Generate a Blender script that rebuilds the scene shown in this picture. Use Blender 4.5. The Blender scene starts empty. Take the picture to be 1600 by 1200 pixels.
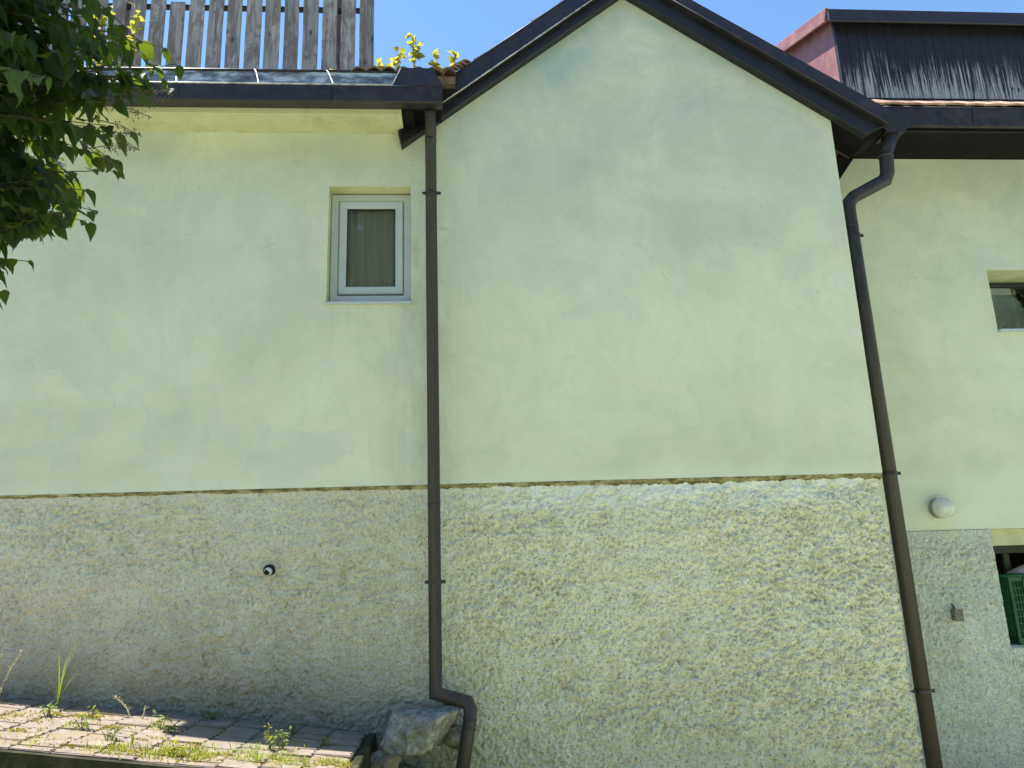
import bpy, bmesh, math, random
import numpy as np
from mathutils import Vector, Matrix, Euler

random.seed(7)
rng = np.random.RandomState(11)
S = bpy.context.scene
R = math.radians

# ------------------------------------------------------------------ camera, sky, sun, exposure
cam = bpy.data.cameras.new('camera'); co = bpy.data.objects.new('camera', cam)
S.collection.objects.link(co); S.camera = co
cam.sensor_fit = 'HORIZONTAL'; cam.sensor_width = 36.0; cam.lens = 36.0 * 1202 / 1600
cam.clip_start = .05; cam.clip_end = 600
p_, r_, y_ = R(13.886), R(-1.993), R(4.402)
fw = Vector((math.sin(y_)*math.cos(p_), math.cos(y_)*math.cos(p_), math.sin(p_)))
r0 = Vector((math.cos(y_), -math.sin(y_), 0)); u0 = r0.cross(fw)
rr = math.cos(r_)*r0 + math.sin(r_)*u0; uu = rr.cross(fw)
co.matrix_world = Matrix(((rr.x, uu.x, -fw.x, 0), (rr.y, uu.y, -fw.y, -6.0), (rr.z, uu.z, -fw.z, 1.6), (0, 0, 0, 1)))

SUN = Vector((-.42, .05, 1.0)).normalized()
el = math.asin(SUN.z); az = math.atan2(SUN.x, SUN.y)
world = bpy.data.worlds.new('World'); S.world = world; world.use_nodes = True
wn = world.node_tree.nodes; wl = world.node_tree.links
sky = wn.new('ShaderNodeTexSky'); sky.sky_type = 'NISHITA'; sky.sun_disc = False
sky.sun_elevation = el; sky.sun_rotation = az
sky.air_density = 1.6; sky.dust_density = 0.0; sky.ozone_density = 9.0; sky.altitude = 500
bg = wn['Background']; bg.inputs['Strength'].default_value = .097
wl.new(sky.outputs[0], bg.inputs['Color'])
sl = bpy.data.lights.new('sun', 'SUN'); sl.energy = 5.0; sl.angle = R(.53); sl.color = (1, .95, .86)
so = bpy.data.objects.new('sun', sl); S.collection.objects.link(so)
so.rotation_euler = SUN.to_track_quat('Z', 'Y').to_euler()
so.location = (-4, 2, 14)
S.view_settings.view_transform = 'Standard'; S.view_settings.look = 'None'
S.view_settings.gamma = 1; S.view_settings.use_curve_mapping = False
S.view_settings.exposure = 1.25
S.cycles.max_bounces = 8; S.cycles.diffuse_bounces = 5; S.cycles.transparent_max_bounces = 12
S.cycles.use_denoising = True

# ------------------------------------------------------------------ node helpers
class NT:
    def __init__(s, name):
        s.m = bpy.data.materials.new(name); s.m.use_nodes = True
        s.t = s.m.node_tree; s.n = s.t.nodes; s.l = s.t.links
        s.b = s.n['Principled BSDF']; s.out = s.n['Material Output']
        s._pos = None
    def add(s, typ, **kw):
        n = s.n.new('ShaderNode' + typ)
        for k, v in kw.items(): setattr(n, k, v)
        return n
    def put(s, sock, v):
        if v is None: return
        if hasattr(v, 'is_linked') or hasattr(v, 'links'): s.l.new(v, sock)
        elif isinstance(v, (tuple, list)) and len(v) == 3 and sock.type == 'RGBA': sock.default_value = (*v, 1)
        else: sock.default_value = v
    @property
    def pos(s):
        if s._pos is None: s._pos = s.add('NewGeometry').outputs['Position']
        return s._pos
    def map(s, scale=(1, 1, 1), vec=None, loc=(0, 0, 0), rot=(0, 0, 0)):
        n = s.add('Mapping'); s.put(n.inputs[0], vec if vec is not None else s.pos)
        n.inputs['Location'].default_value = loc; n.inputs['Rotation'].default_value = rot; n.inputs['Scale'].default_value = scale
        return n.outputs[0]
    def noise(s, scale=5, detail=4, rough=.55, vec=None, dist=0):
        n = s.add('TexNoise'); s.put(n.inputs['Vector'], vec if vec is not None else s.pos)
        n.inputs['Scale'].default_value = scale; n.inputs['Detail'].default_value = detail
        n.inputs['Roughness'].default_value = rough; n.inputs['Distortion'].default_value = dist
        return n.outputs[0]
    def ramp(s, fac, *stops, interp='LINEAR'):
        n = s.add('ValToRGB'); s.put(n.inputs[0], fac); e = n.color_ramp.elements; n.color_ramp.interpolation = interp
        while len(e) < len(stops): e.new(.5)
        for i, (p, c) in enumerate(stops):
            e[i].position = p
            c = (c, c, c) if not isinstance(c, (tuple, list)) else c
            e[i].color = (*c, 1)
        return n.outputs[0]
    def mix(s, fac, a, b, mode='MIX'):
        n = s.add('Mix', data_type='RGBA', blend_type=mode)
        s.put(n.inputs[0], fac); s.put(n.inputs[6], a); s.put(n.inputs[7], b)
        return n.outputs[2]
    def math(s, op, a, b=None, c=None, clamp=False):
        n = s.add('Math', operation=op, use_clamp=clamp)
        s.put(n.inputs[0], a)
        if b is not None: s.put(n.inputs[1], b)
        if c is not None: s.put(n.inputs[2], c)
        return n.outputs[0]
    def sep(s, axis, vec=None):
        n = s.add('SeparateXYZ'); s.put(n.inputs[0], vec if vec is not None else s.pos); return n.outputs[axis]
    def rand(s): return s.add('ObjectInfo').outputs['Random']
    def bump(s, h, strength=.4, dist=.01, normal=None):
        n = s.add('Bump'); n.inputs['Strength'].default_value = strength; n.inputs['Distance'].default_value = dist
        s.put(n.inputs['Height'], h)
        if normal is not None: s.put(n.inputs['Normal'], normal)
        return n.outputs[0]
    def done(s, color=None, rough=None, normal=None, metal=None, spec=None):
        s.put(s.b.inputs['Base Color'], color); s.put(s.b.inputs['Roughness'], rough)
        s.put(s.b.inputs['Normal'], normal); s.put(s.b.inputs['Metallic'], metal)
        s.put(s.b.inputs['Specular IOR Level'], spec)
        return s.m

def band(t, z, lo, hi):            # 0 below lo, 1 above hi
    n = t.add('MapRange'); t.put(n.inputs[0], z); n.inputs[1].default_value = lo; n.inputs[2].default_value = hi
    return n.outputs[0]

# ------------------------------------------------------------------ materials
M = {}
def m_plaster():
    t = NT('smooth_plaster')
    big = t.noise(.75, 5, .6, dist=.6)
    base = t.ramp(big, (.3, (.62, .63, .485)), (.5, (.71, .715, .56)), (.72, (.77, .775, .625)))
    trow = t.noise(2.6, 6, .62, t.map((1, 1, .55), rot=(0, R(25), 0)), dist=1.2)
    base = t.mix(t.ramp(trow, (.47, 0), (.56, .17)), base, (.53, .575, .48))
    blot = t.noise(7, 4, .6, t.map((1, 1, .7), loc=(3, 0, 1)), dist=.8)
    base = t.mix(t.ramp(blot, (.60, 0), (.72, .16)), base, (.40, .45, .33))
    pale = t.noise(1.9, 5, .65, t.map((.7, 1, 1.2), loc=(9, 2, 4)), dist=1.0)
    base = t.mix(t.ramp(pale, (.52, 0), (.64, .28)), base, (.77, .785, .67))
    # mouldy grey patches, with the cool light high on the gable painted in
    z = t.sep(2); x = t.sep(0)
    mould_cool_cast = t.math('MULTIPLY', band(t, z, 3.6, 6.2), t.ramp(t.noise(1.1, 6, .68, t.map(loc=(5, 1, 2)), dist=.8), (.36, .12), (.66, .85)))
    base = t.mix(t.math('MULTIPLY', mould_cool_cast, .9), base, (.325, .42, .475))
    # vertical rain streaks
    st = t.noise(1.0, 4, .6, t.map((7, 7, .35)))
    base = t.mix(t.math('MULTIPLY', t.ramp(st, (.55, 0), (.75, .2)), band(t, z, 2.6, 5.6)), base, (.47, .48, .33))
    # paler band just above the plinth with a wavy upper edge
    low = t.math('SUBTRACT', 1.0, band(t, t.math('ADD', z, t.math('MULTIPLY', t.noise(3, 4), .16)), 2.38, 2.50))
    base = t.mix(t.math('MULTIPLY', low, .45), base, (.76, .80, .64))
    # dirt beside the downpipe
    dx = t.math('ABSOLUTE', t.math('ADD', x, .25))
    dp = t.math('MULTIPLY', t.math('SUBTRACT', 1.0, band(t, dx, .03, .34)), t.ramp(t.noise(4.5, 6, .7, t.map((1.6, 1, .5))), (.42, 0), (.66, .42)))
    base = t.mix(t.math('MULTIPLY', dp, t.math('SUBTRACT', 1, band(t, z, 4.3, 5.4))), base, (.33, .27, .19))
    # trowel facets and a day joint across the middle of the wall
    vo = t.add('TexVoronoi'); vo.feature = 'SMOOTH_F1'; t.put(vo.inputs['Vector'], t.map((2.2, 1, 4.6), rot=(0, R(8), 0), vec=t.mix(.16, t.pos, t.add('TexNoise').outputs[1])))
    vo.inputs['Scale'].default_value = 1.0; vo.inputs['Smoothness'].default_value = .12
    fac = t.sep(0, vo.outputs['Color'])
    base = t.mix(t.math('MULTIPLY', t.ramp(fac, (.55, 0), (.62, .20)), t.ramp(t.noise(1.4, 3), (.42, 0), (.6, 1))), base, (.50, .55, .46))
    jz = t.math('ABSOLUTE', t.math('SUBTRACT', t.math('SUBTRACT', z, 4.08), t.math('MULTIPLY', t.noise(2.3, 5, .7, t.map((1, 1, .2))), .42)))
    base = t.mix(t.math('MULTIPLY', t.math('SUBTRACT', 1, band(t, jz, .004, .02)), t.ramp(t.noise(3, 4, .6, t.map(loc=(4, 4, 4))), (.50, 0), (.66, .28))), base, (.40, .44, .40))
    # dark grimy flecks, cobweb dirt under the verge and smears
    sm = t.noise(6, 5, .75, t.map((1, 1, 1), loc=(8, 8, 1)), dist=2.2)
    base = t.mix(t.math('MULTIPLY', t.ramp(sm, (.60, 0), (.74, .42)), band(t, z, 1.6, 4.4)), base, (.33, .36, .33))
    # runoff under the window sill and a rusty smear beside the pipe
    rs = t.math('MULTIPLY', t.math('MULTIPLY', band(t, t.math('ADD', z, t.math('MULTIPLY', t.noise(9, 3), .5)), 3.35, 4.1), t.math('SUBTRACT', 1, band(t, z, 3.775, 3.80))), t.math('MULTIPLY', band(t, x, -1.06, -1.0), t.math('SUBTRACT', 1, band(t, x, -.36, -.28))))
    base = t.mix(t.math('MULTIPLY', rs, t.ramp(t.noise(1, 5, .65, t.map((16, 1, .9), vec=t.mix(.05, t.pos, t.add('TexNoise').outputs[1]))), (.46, 0), (.74, .26))), base, (.42, .42, .29))
    # specks
    sp = t.noise(26, 2, .5)
    base = t.mix(t.ramp(sp, (.76, 0), (.80, .6)), base, (.22, .22, .16))
    h = t.math('ADD', t.math('MULTIPLY', trow, .5), t.math('MULTIPLY', t.noise(55, 5, .75), .4))
    h = t.math('ADD', h, t.math('MULTIPLY', t.noise(4, 3, .5), .6))
    return t.done(base, .93, t.bump(h, .35, .02), spec=.2)
M['plaster'] = m_plaster()
def m_bounce_yellow():
    t = NT('bounce_yellow_plaster'); n = t.noise(3, 6, .68, dist=.8); f = t.noise(24, 4, .7)
    c = t.ramp(n, (.34, (.50, .49, .30)), (.5, (.60, .59, .38)), (.7, (.66, .65, .44)))  # yellow paint deepened to carry the warm bounce from the ground
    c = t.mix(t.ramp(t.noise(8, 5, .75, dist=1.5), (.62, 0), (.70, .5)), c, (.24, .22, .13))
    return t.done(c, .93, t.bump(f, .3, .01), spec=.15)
M['yellow'] = m_bounce_yellow()
def m_edge():
    t = NT('mossy_bounce_edge')
    n = t.noise(9, 6, .7, t.map((1, 1, 2)))
    c = t.ramp(n, (.36, (.085, .07, .04)), (.46, (.20, .175, .085)), (.56, (.36, .335, .18)), (.74, (.58, .56, .38)))  # olive mixes moss with bounced ground light painted in
    return t.done(c, .95, t.bump(t.noise(60, 4, .7), .6, .01), spec=.1)
M['edge'] = m_edge()
def m_rough(name, a, b, c, dirt, moss):
    t = NT(name)
    n = t.noise(5.5, 6, .7, t.map((1, 1, 1.5)), dist=.5)
    col = t.ramp(n, (.34, a), (.5, b), (.66, c))
    big = t.noise(.9, 4, .6, dist=.6)
    col = t.mix(t.ramp(big, (.44, 0), (.62, .55)), col, a)
    ys = t.noise(9, 5, .72, t.map((.6, 1, 1.3), loc=(1, 0, 7)), dist=1.2)
    col = t.mix(t.ramp(ys, (.50, 0), (.62, .75)), col, moss)
    gr = t.noise(66, 3, .65, dist=1.2)
    col = t.mix(t.ramp(gr, (.40, .9), (.435, 0)), col, dirt)
    pk = t.noise(17, 4, .7, t.map(loc=(2, 3, 1)), dist=1.5)
    col = t.mix(t.ramp(pk, (.35, .5), (.40, 0)), col, dirt)
    wt = t.noise(46, 3, .6, t.map(loc=(7, 0, 4)))
    col = t.mix(t.ramp(wt, (.56, 0), (.64, .7)), col, (.86, .855, .76))
    ef = t.math('MULTIPLY', band(t, t.math('ADD', t.sep(2), t.math('MULTIPLY', t.noise(2.6, 5, .7), .24)), 2.14, 2.27), t.ramp(t.noise(4, 4, .65, t.map(loc=(0, 0, 9))), (.38, 0), (.54, .95)))
    ef = t.math('MULTIPLY', ef, t.math('ADD', .12, t.math('MULTIPLY', band(t, t.sep(0), -.5, .6), .88)))
    col = t.mix(ef, col, (.80, .83, .80))
    # damp grime rising from the ground
    z = t.math('ADD', t.sep(2), t.math('MULTIPLY', t.sep(0), .11))
    g = t.math('SUBTRACT', 1, band(t, t.math('ADD', z, t.math('MULTIPLY', t.noise(2.2, 5, .65), 1.1)), .85, 1.75))
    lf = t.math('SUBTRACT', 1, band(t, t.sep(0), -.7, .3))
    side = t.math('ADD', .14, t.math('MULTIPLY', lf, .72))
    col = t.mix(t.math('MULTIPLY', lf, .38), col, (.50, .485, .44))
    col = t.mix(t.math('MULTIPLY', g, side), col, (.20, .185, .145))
    h = t.math('ADD', t.math('MULTIPLY', gr, .7), t.math('MULTIPLY', t.noise(110, 4, .7), .4))
    return t.done(col, .95, t.bump(h, .6, .012), spec=.15)
M['rough'] = m_rough('rough_cast_plaster', (.68, .67, .485), (.775, .765, .585), (.84, .83, .68), (.17, .16, .12), (.66, .61, .40))
M['rough_grey'] = m_rough('grey_rough_cast', (.52, .55, .49), (.63, .66, .59), (.71, .74, .66), (.21, .22, .19), (.57, .57, .43))
def m_paint(name, c1, c2, rough=.42, sc=14, spec=.5):
    t = NT(name)
    n = t.noise(sc, 5, .65); f = t.noise(2.2, 4, .6)
    c = t.mix(t.ramp(n, (.42, 0), (.65, 1)), c1, c2)
    c = t.mix(t.ramp(f, (.55, 0), (.75, .35)), c, tuple(min(1, x*1.9+.01) for x in c2))
    return t.done(c, t.ramp(n, (.3, rough-.08), (.7, rough+.2)), t.bump(t.noise(90, 3, .6), .15, .004), spec=spec)
M['brown_metal'] = m_paint('brown_painted_metal', (.019, .015, .022), (.034, .026, .030), .36)
def m_pipe():
    t = NT('weathered_brown_pipe'); n = t.noise(9, 5, .65); w = t.noise(1, 5, .7, t.map((22, 22, 5)))
    c = t.mix(t.ramp(n, (.4, 0), (.65, 1)), (.017, .016, .019), (.034, .029, .028))
    c = t.mix(t.ramp(w, (.60, 0), (.70, .45)), c, (.16, .145, .13))
    c = t.mix(t.math('MULTIPLY', t.math('SUBTRACT', 1, band(t, t.sep(2), .3, 3.4)), .6), c, (.078, .056, .042))     # rust brown, more towards the foot
    return t.done(c, t.ramp(n, (.3, .36), (.7, .62)), t.bump(t.noise(60, 3, .6), .15, .004))
M['pipe'] = m_pipe()
M['dark_board'] = m_paint('dark_stained_wood', (.009, .009, .012), (.015, .013, .016), .4, 11)
M['soffit_dark'] = m_paint('dark_soffit_wood', (.007, .006, .008), (.012, .010, .012), .75, 8, .15)
M['red_metal'] = m_paint('faded_red_metal', (.20, .080, .078), (.27, .135, .128), .5, 6)
def m_galv():
    t = NT('dull_zinc')
    n = t.noise(5, 5, .65, t.map((1, 1, 3)))
    c = t.ramp(n, (.36, (.10, .105, .11)), (.48, (.26, .28, .30)), (.58, (.60, .64, .68)))
    return t.done(c, .5, t.bump(n, .2, .01), metal=.25)
M['zinc'] = m_galv()
def m_glint():
    t = NT('glint_metal_edge')
    c = t.ramp(t.noise(14, 3, .6), (.34, (.20, .18, .17)), (.55, (.58, .56, .54)))  # pale colour stands for the sun glint along metal edges
    return t.done(c, .35)
M['bare'] = m_glint()
def m_pvc():
    t = NT('white_window_plastic')
    n = t.noise(9, 5, .7)
    c = t.mix(t.ramp(n, (.5, 0), (.75, .35)), (.52, .56, .58), (.36, .38, .35))
    return t.done(c, .38, spec=.5)
M['pvc'] = m_pvc()
M['gasket'] = m_paint('black_gasket', (.012, .012, .013), (.02, .02, .02), .6)
def m_pane():
    t = NT('window_glass')
    fr = t.add('Fresnel'); fr.inputs[0].default_value = 1.5
    g = t.add('BsdfGlossy'); g.inputs['Roughness'].default_value = .015; g.inputs['Color'].default_value = (.95, 1, .97, 1)
    wob = t.noise(5, 2); t.put(g.inputs['Normal'], t.bump(wob, .03, .01))
    tr = t.add('BsdfTransparent'); tr.inputs[0].default_value = (.95, .965, .955, 1)
    mx = t.add('MixShader')
    fac = t.math('MULTIPLY', fr.outputs[0], 1.15, clamp=True)
    t.put(mx.inputs[0], fac); t.l.new(tr.outputs[0], mx.inputs[1]); t.l.new(g.outputs[0], mx.inputs[2])
    t.l.new(mx.outputs[0], t.out.inputs[0]); return t.m
M['glass'] = m_pane()
def m_curtain():
    t = NT('grey_curtain')
    s = t.noise(1, 4, .6, t.map((28, 1, .6)))
    c = t.ramp(s, (.35, (.34, .345, .36)), (.65, (.42, .425, .44)))
    return t.done(c, .9, t.bump(t.noise(120, 2), .3, .004), spec=.1)
M['curtain'] = m_curtain()
def m_weathered():
    t = NT('weathered_picket_wood')
    oi = t.rand()
    off = t.add('CombineXYZ'); t.put(off.inputs[2], t.math('MULTIPLY', oi, 37.0)); t.put(off.inputs[0], t.math('MULTIPLY', oi, 5.0))
    v = t.add('VectorMath', operation='ADD'); t.put(v.inputs[0], t.pos); t.put(v.inputs[1], off.outputs[0]); v = v.outputs[0]
    g = t.noise(1, 6, .68, t.map((38, 38, 1.7), vec=v), dist=.6)
    c = t.ramp(g, (.32, (.14, .132, .145)), (.46, (.32, .308, .33)), (.6, (.46, .445, .465)), (.75, (.57, .56, .57)))
    pe = t.noise(3.4, 6, .7, t.map((2.2, 2.2, .8), vec=v), dist=1.0)
    c = t.mix(t.ramp(pe, (.47, 0), (.56, .75)), c, (.19, .145, .145))
    pa = t.noise(5.2, 6, .75, t.map((2.5, 2.5, .7), vec=v, loc=(3, 0, 1)), dist=1.0)
    c = t.mix(t.ramp(pa, (.57, 0), (.64, .75)), c, (.36, .32, .31))
    kn = t.add('TexVoronoi'); t.put(kn.inputs['Vector'], t.map((7, 1, 3.0), vec=v)); kn.inputs['Scale'].default_value = 1.0
    c = t.mix(t.ramp(kn.outputs[0], (.05, .85), (.14, 0)), c, (.035, .025, .022))
    c = t.mix(t.math('MULTIPLY', oi, .4), c, (.11, .10, .11))
    return t.done(c, .85, t.bump(g, .5, .006), spec=.2)
M['picket'] = m_weathered()
def m_clad():
    t = NT('peeling_black_cladding')
    oi = t.rand()
    off = t.add('CombineXYZ'); t.put(off.inputs[2], t.math('MULTIPLY', oi, 11.0))
    v = t.add('VectorMath', operation='ADD'); t.put(v.inputs[0], t.pos); t.put(v.inputs[1], off.outputs[0]); v = v.outputs[0]
    st = t.noise(1, 6, .74, t.map((46, 46, 1.5), vec=v), dist=.25)
    fine = t.noise(1, 3, .6, t.map((150, 150, 4.0), vec=v))
    lowf = t.noise(1, 4, .6, t.map((3.0, 3, 1.0)))
    # rain reaches only the lower half of the boards and peels them there
    wet = t.math('SUBTRACT', 1, band(t, t.math('ADD', t.sep(2), t.math('MULTIPLY', t.math('SUBTRACT', lowf, .5), .5)), 6.10, 6.66))
    k = t.math('ADD', st, t.math('MULTIPLY', wet, .185))
    k = t.math('ADD', k, t.math('MULTIPLY', t.math('SUBTRACT', fine, .5), .16))
    k = t.ramp(k, (.58, 0), (.68, .9))
    k = t.math('MULTIPLY', k, t.ramp(wet, (.05, .05), (.4, 1)))
    c = t.mix(k, (.016, .014, .020), (.42, .42, .47))
    kn = t.add('TexVoronoi'); t.put(kn.inputs['Vector'], t.map((9, 1, 5), vec=v)); kn.inputs['Scale'].default_value = 1.0
    c = t.mix(t.ramp(kn.outputs[0], (.07, .9), (.16, 0)), c, (.012, .010, .014))
    return t.done(c, t.mix(k, (.45, .45, .45), (.9, .9, .9)), t.bump(st, .5, .006), spec=.35)
M['clad'] = m_clad()
def m_tile(nm='weathered_roof_tile', k=1.0):
    t = NT(nm)
    oi = t.rand(); n = t.noise(16, 5, .7)
    c = t.ramp(n, (.3, (.10*k, .062*k, .052*k)), (.5, (.24*k, .15*k, .12*k)), (.7, (.34*k, .26*k, .21*k)))
    c = t.mix(t.math('MULTIPLY', oi, .5), c, (.10, .085, .075))
    return t.done(c, .88, t.bump(n, .5, .008), spec=.2)
M['tile'] = m_tile()
def m_paver():
    t = NT('concrete_paver')
    oi = t.rand(); n = t.noise(14, 6, .7); f = t.noise(70, 4, .7)
    c = t.ramp(n, (.32, (.17, .142, .118)), (.52, (.265, .222, .182)), (.7, (.34, .29, .245)))
    c = t.mix(t.math('MULTIPLY', oi, .45), c, (.24, .20, .18))
    c = t.mix(t.ramp(t.noise(4, 5, .7), (.50, 0), (.66, .75)), c, (.24, .19, .075))
    c = t.mix(t.ramp(f, (.30, .6), (.42, 0)), c, (.10, .09, .08))
    return t.done(c, .92, t.bump(t.math('ADD', n, f), .5, .006), spec=.2)
M['paver'] = m_paver()
def m_soil(name='soil', a=(.035, .028, .018), b=(.09, .072, .045)):
    t = NT(name); n = t.noise(22, 6, .7)
    return t.done(t.ramp(n, (.35, a), (.65, b)), .97, t.bump(n, .8, .03), spec=.1)
M['soil'] = m_soil()
def m_kerb():
    t = NT('mossy_concrete_edge'); n = t.noise(7, 6, .7)
    c = t.ramp(n, (.34, (.022, .026, .013)), (.5, (.045, .045, .026)), (.68, (.085, .078, .055)))
    return t.done(c, .95, t.bump(t.noise(45, 5, .7), .6, .01), spec=.1)
M['kerb'] = m_kerb()
def m_lawn():
    t = NT('bounce_yard'); n = t.noise(1.3, 6, .65); f = t.noise(30, 4, .7)
    c = t.ramp(n, (.34, (.35, .39, .23)), (.5, (.43, .465, .30)), (.68, (.52, .53, .37)))  # yard outside the view, made pale to bounce light onto the wall
    c = t.mix(t.ramp(f, (.38, .6), (.46, 0)), c, (.16, .17, .08))
    return t.done(c, .95, t.bump(f, .8, .05), spec=.1)
M['lawn'] = m_lawn()
def m_leaf(name, a, b, tr, trans=.45, rough=.42):
    t = NT(name); oi = t.rand()
    rn = t.noise(4, 3, .6)
    f = t.math('ADD', t.math('MULTIPLY', oi, .6), t.math('MULTIPLY', rn, .4))
    c = t.mix(t.ramp(f, (.25, 0), (.75, 1)), a, b)
    t.done(c, rough, spec=.22)
    T = t.add('BsdfTranslucent'); t.put(T.inputs[0], tr)
    mx = t.add('MixShader'); mx.inputs[0].default_value = trans
    t.l.new(t.b.outputs[0], mx.inputs[1]); t.l.new(T.outputs[0], mx.inputs[2]); t.l.new(mx.outputs[0], t.out.inputs[0])
    return t.m
M['leaf'] = m_leaf('lilac_leaf', (.005, .017, .012), (.011, .029, .015), (.62, .85, .04), .14, .6)
M['yleaf'] = m_leaf('young_yellow_leaf', (.16, .19, .03), (.24, .24, .05), (.50, .48, .06), .5, .6)
M['weed'] = m_leaf('weed_leaf', (.10, .15, .05), (.17, .22, .07), (.32, .40, .08), .45, .6)
M['grass'] = m_leaf('grass_blade', (.14, .22, .04), (.24, .30, .06), (.46, .55, .09), .5, .5)
M['moss'] = m_leaf('yellow_moss', (.24, .25, .04), (.36, .27, .06), (.42, .38, .06), .3, .9)
M['farleaf'] = m_leaf('far_foliage', (.03, .05, .018), (.05, .075, .025), (.08, .13, .02), .35, .7)
M['twig'] = m_paint('lilac_bark', (.050, .040, .032), (.095, .078, .062), .8, 30, .2)
M['dry'] = m_paint('dry_stalk', (.42, .36, .24), (.58, .51, .36), .9, 40, .1)
M['seed'] = m_paint('dead_lilac_seed', (.10, .075, .055), (.20, .155, .12), .85, 60, .1)
def m_rock():
    t = NT('grey_boulder'); n = t.noise(9, 7, .72, dist=.5); f = t.noise(55, 5, .75)
    c = t.ramp(n, (.33, (.13, .125, .11)), (.5, (.28, .27, .23)), (.64, (.56, .53, .45)))
    c = t.mix(t.ramp(t.noise(4.5, 5, .7), (.52, 0), (.64, .65)), c, (.26, .22, .09))
    c = t.mix(t.ramp(f, (.34, .7), (.45, 0)), c, (.05, .05, .045))
    return t.done(c, .9, t.bump(t.math('ADD', n, t.math('MULTIPLY', f, .4)), .7, .02), spec=.25)
M['rock'] = m_rock()
def m_opal():
    t = NT('grimy_opal_glass'); n = t.noise(14, 5, .7)
    c = t.mix(t.ramp(n, (.48, 0), (.68, .6)), (.70, .71, .66), (.38, .37, .29))
    return t.done(c, .22, spec=.5)
M['opal'] = m_opal()
M['grey_plastic'] = m_paint('grey_plastic', (.26, .26, .24), (.34, .34, .31), .55)
M['junction'] = m_paint('grey_brown_plastic', (.15, .135, .115), (.25, .23, .20), .6, 30)
M['crate'] = m_paint('green_crate_plastic', (.008, .085, .030), (.014, .12, .045), .4)
M['black'] = m_paint('black_void', (.006, .007, .007), (.012, .013, .012), .9)
M['dark_frame'] = m_paint('dark_green_grey_frame', (.03, .04, .036), (.05, .062, .055), .6)
M['cloth'] = m_paint('pale_pink_cloth', (.52, .40, .42), (.62, .52, .53), .9, 8)
M['white_pvc'] = m_paint('white_pipe_plastic', (.60, .61, .60), (.70, .70, .68), .4)
M['sill_metal'] = m_paint('pale_blue_grey_sill', (.48, .54, .60), (.58, .63, .67), .45)

# ------------------------------------------------------------------ object helpers
COL = S.collection
def link(o, parent=None):
    COL.objects.link(o)
    if parent is not None: o.parent = parent
    return o
def new_obj(name, me, mat=None, parent=None, smooth=False):
    if mat is not None: me.materials.append(M[mat] if isinstance(mat, str) else mat)
    if smooth: me.polygons.foreach_set('use_smooth', [True]*len(me.polygons))
    return link(bpy.data.objects.new(name, me), parent)
def thing(name, label, cat, loc=(0, 0, 0), group=None):
    o = link(bpy.data.objects.new(name, None)); o.location = loc
    o.empty_display_size = .1
    return tag(o, label, cat, group)
def tag(o, label, cat, group=None):
    o['label'] = label; o['category'] = cat
    if group: o['group'] = group
    return o
def obj_bm(name, bm, mat, parent=None, smooth=False):
    me = bpy.data.meshes.new(name); bm.normal_update(); bm.to_mesh(me); bm.free()
    return new_obj(name, me, mat, parent, smooth)
def bm_box(bm, x0, x1, y0, y1, z0, z1, bev=0.0):
    r = bmesh.ops.create_cube(bm, size=1)
    for v in r['verts']:
        v.co = Vector(((x0+x1)/2 + v.co.x*(x1-x0), (y0+y1)/2 + v.co.y*(y1-y0), (z0+z1)/2 + v.co.z*(z1-z0)))
    if bev > 0:
        es = list({e for v in r['verts'] for e in v.link_edges})
        bmesh.ops.bevel(bm, geom=es, offset=bev, segments=1, affect='EDGES')
def box(name, x0, x1, y0, y1, z0, z1, mat, parent=None, bev=0.0):
    bm = bmesh.new(); bm_box(bm, x0, x1, y0, y1, z0, z1, bev); return obj_bm(name, bm, mat, parent)
def prism(bm, pts, y0, y1):        # polygon in x-z extruded along y
    a = [bm.verts.new((x, y0, z)) for x, z in pts]; b = [bm.verts.new((x, y1, z)) for x, z in pts]
    n = len(pts); fs = [bm.faces.new(a), bm.faces.new(list(reversed(b)))]
    for i in range(n): fs.append(bm.faces.new((a[i], b[i], b[(i+1) % n], a[(i+1) % n])))
    bmesh.ops.recalc_face_normals(bm, faces=fs)
def prism_yz(bm, pts, x0, x1):
    a = [bm.verts.new((x0, y, z)) for y, z in pts]; b = [bm.verts.new((x1, y, z)) for y, z in pts]
    n = len(pts); fs = [bm.faces.new(a), bm.faces.new(list(reversed(b)))]
    for i in range(n): fs.append(bm.faces.new((a[i], b[i], b[(i+1) % n], a[(i+1) % n])))
    bmesh.ops.recalc_face_normals(bm, faces=fs)
def tube(bm, pts, rad, n=10, cap=True):
    pts = [Vector(p) for p in pts]
    if not isinstance(rad, (list, tuple)): rad = [rad]*len(pts)
    rings = []; up = None
    for i, p in enumerate(pts):
        d0 = (pts[i]-pts[i-1]).normalized() if i > 0 else None
        d1 = (pts[i+1]-pts[i]).normalized() if i < len(pts)-1 else None
        t = (d0+d1).normalized() if d0 and d1 else (d0 or d1)
        k = 1.0
        if up is None:
            up = t.orthogonal().normalized()
        up = (up - t*up.dot(t)).normalized(); sd = t.cross(up)
        bend = None
        if d0 and d1 and d0.angle(d1) > .15:
            ax = d0.cross(d1).normalized(); bend = ax.cross(t).normalized(); k = 1/max(.5, math.cos(d0.angle(d1)/2))
        ring = []
        for j in range(n):
            a = 2*math.pi*j/n; o = up*math.cos(a)+sd*math.sin(a)
            if bend is not None: o = o + bend*(o.dot(bend)*(k-1))
            ring.append(bm.verts.new(p + o*rad[i]))
        rings.append(ring)
    for a, b in zip(rings, rings[1:]):
        for j in range(n): bm.faces.new((a[j], a[(j+1) % n], b[(j+1) % n], b[j]))
    if cap:
        bm.faces.new(list(reversed(rings[0]))); bm.faces.new(rings[-1])
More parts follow.
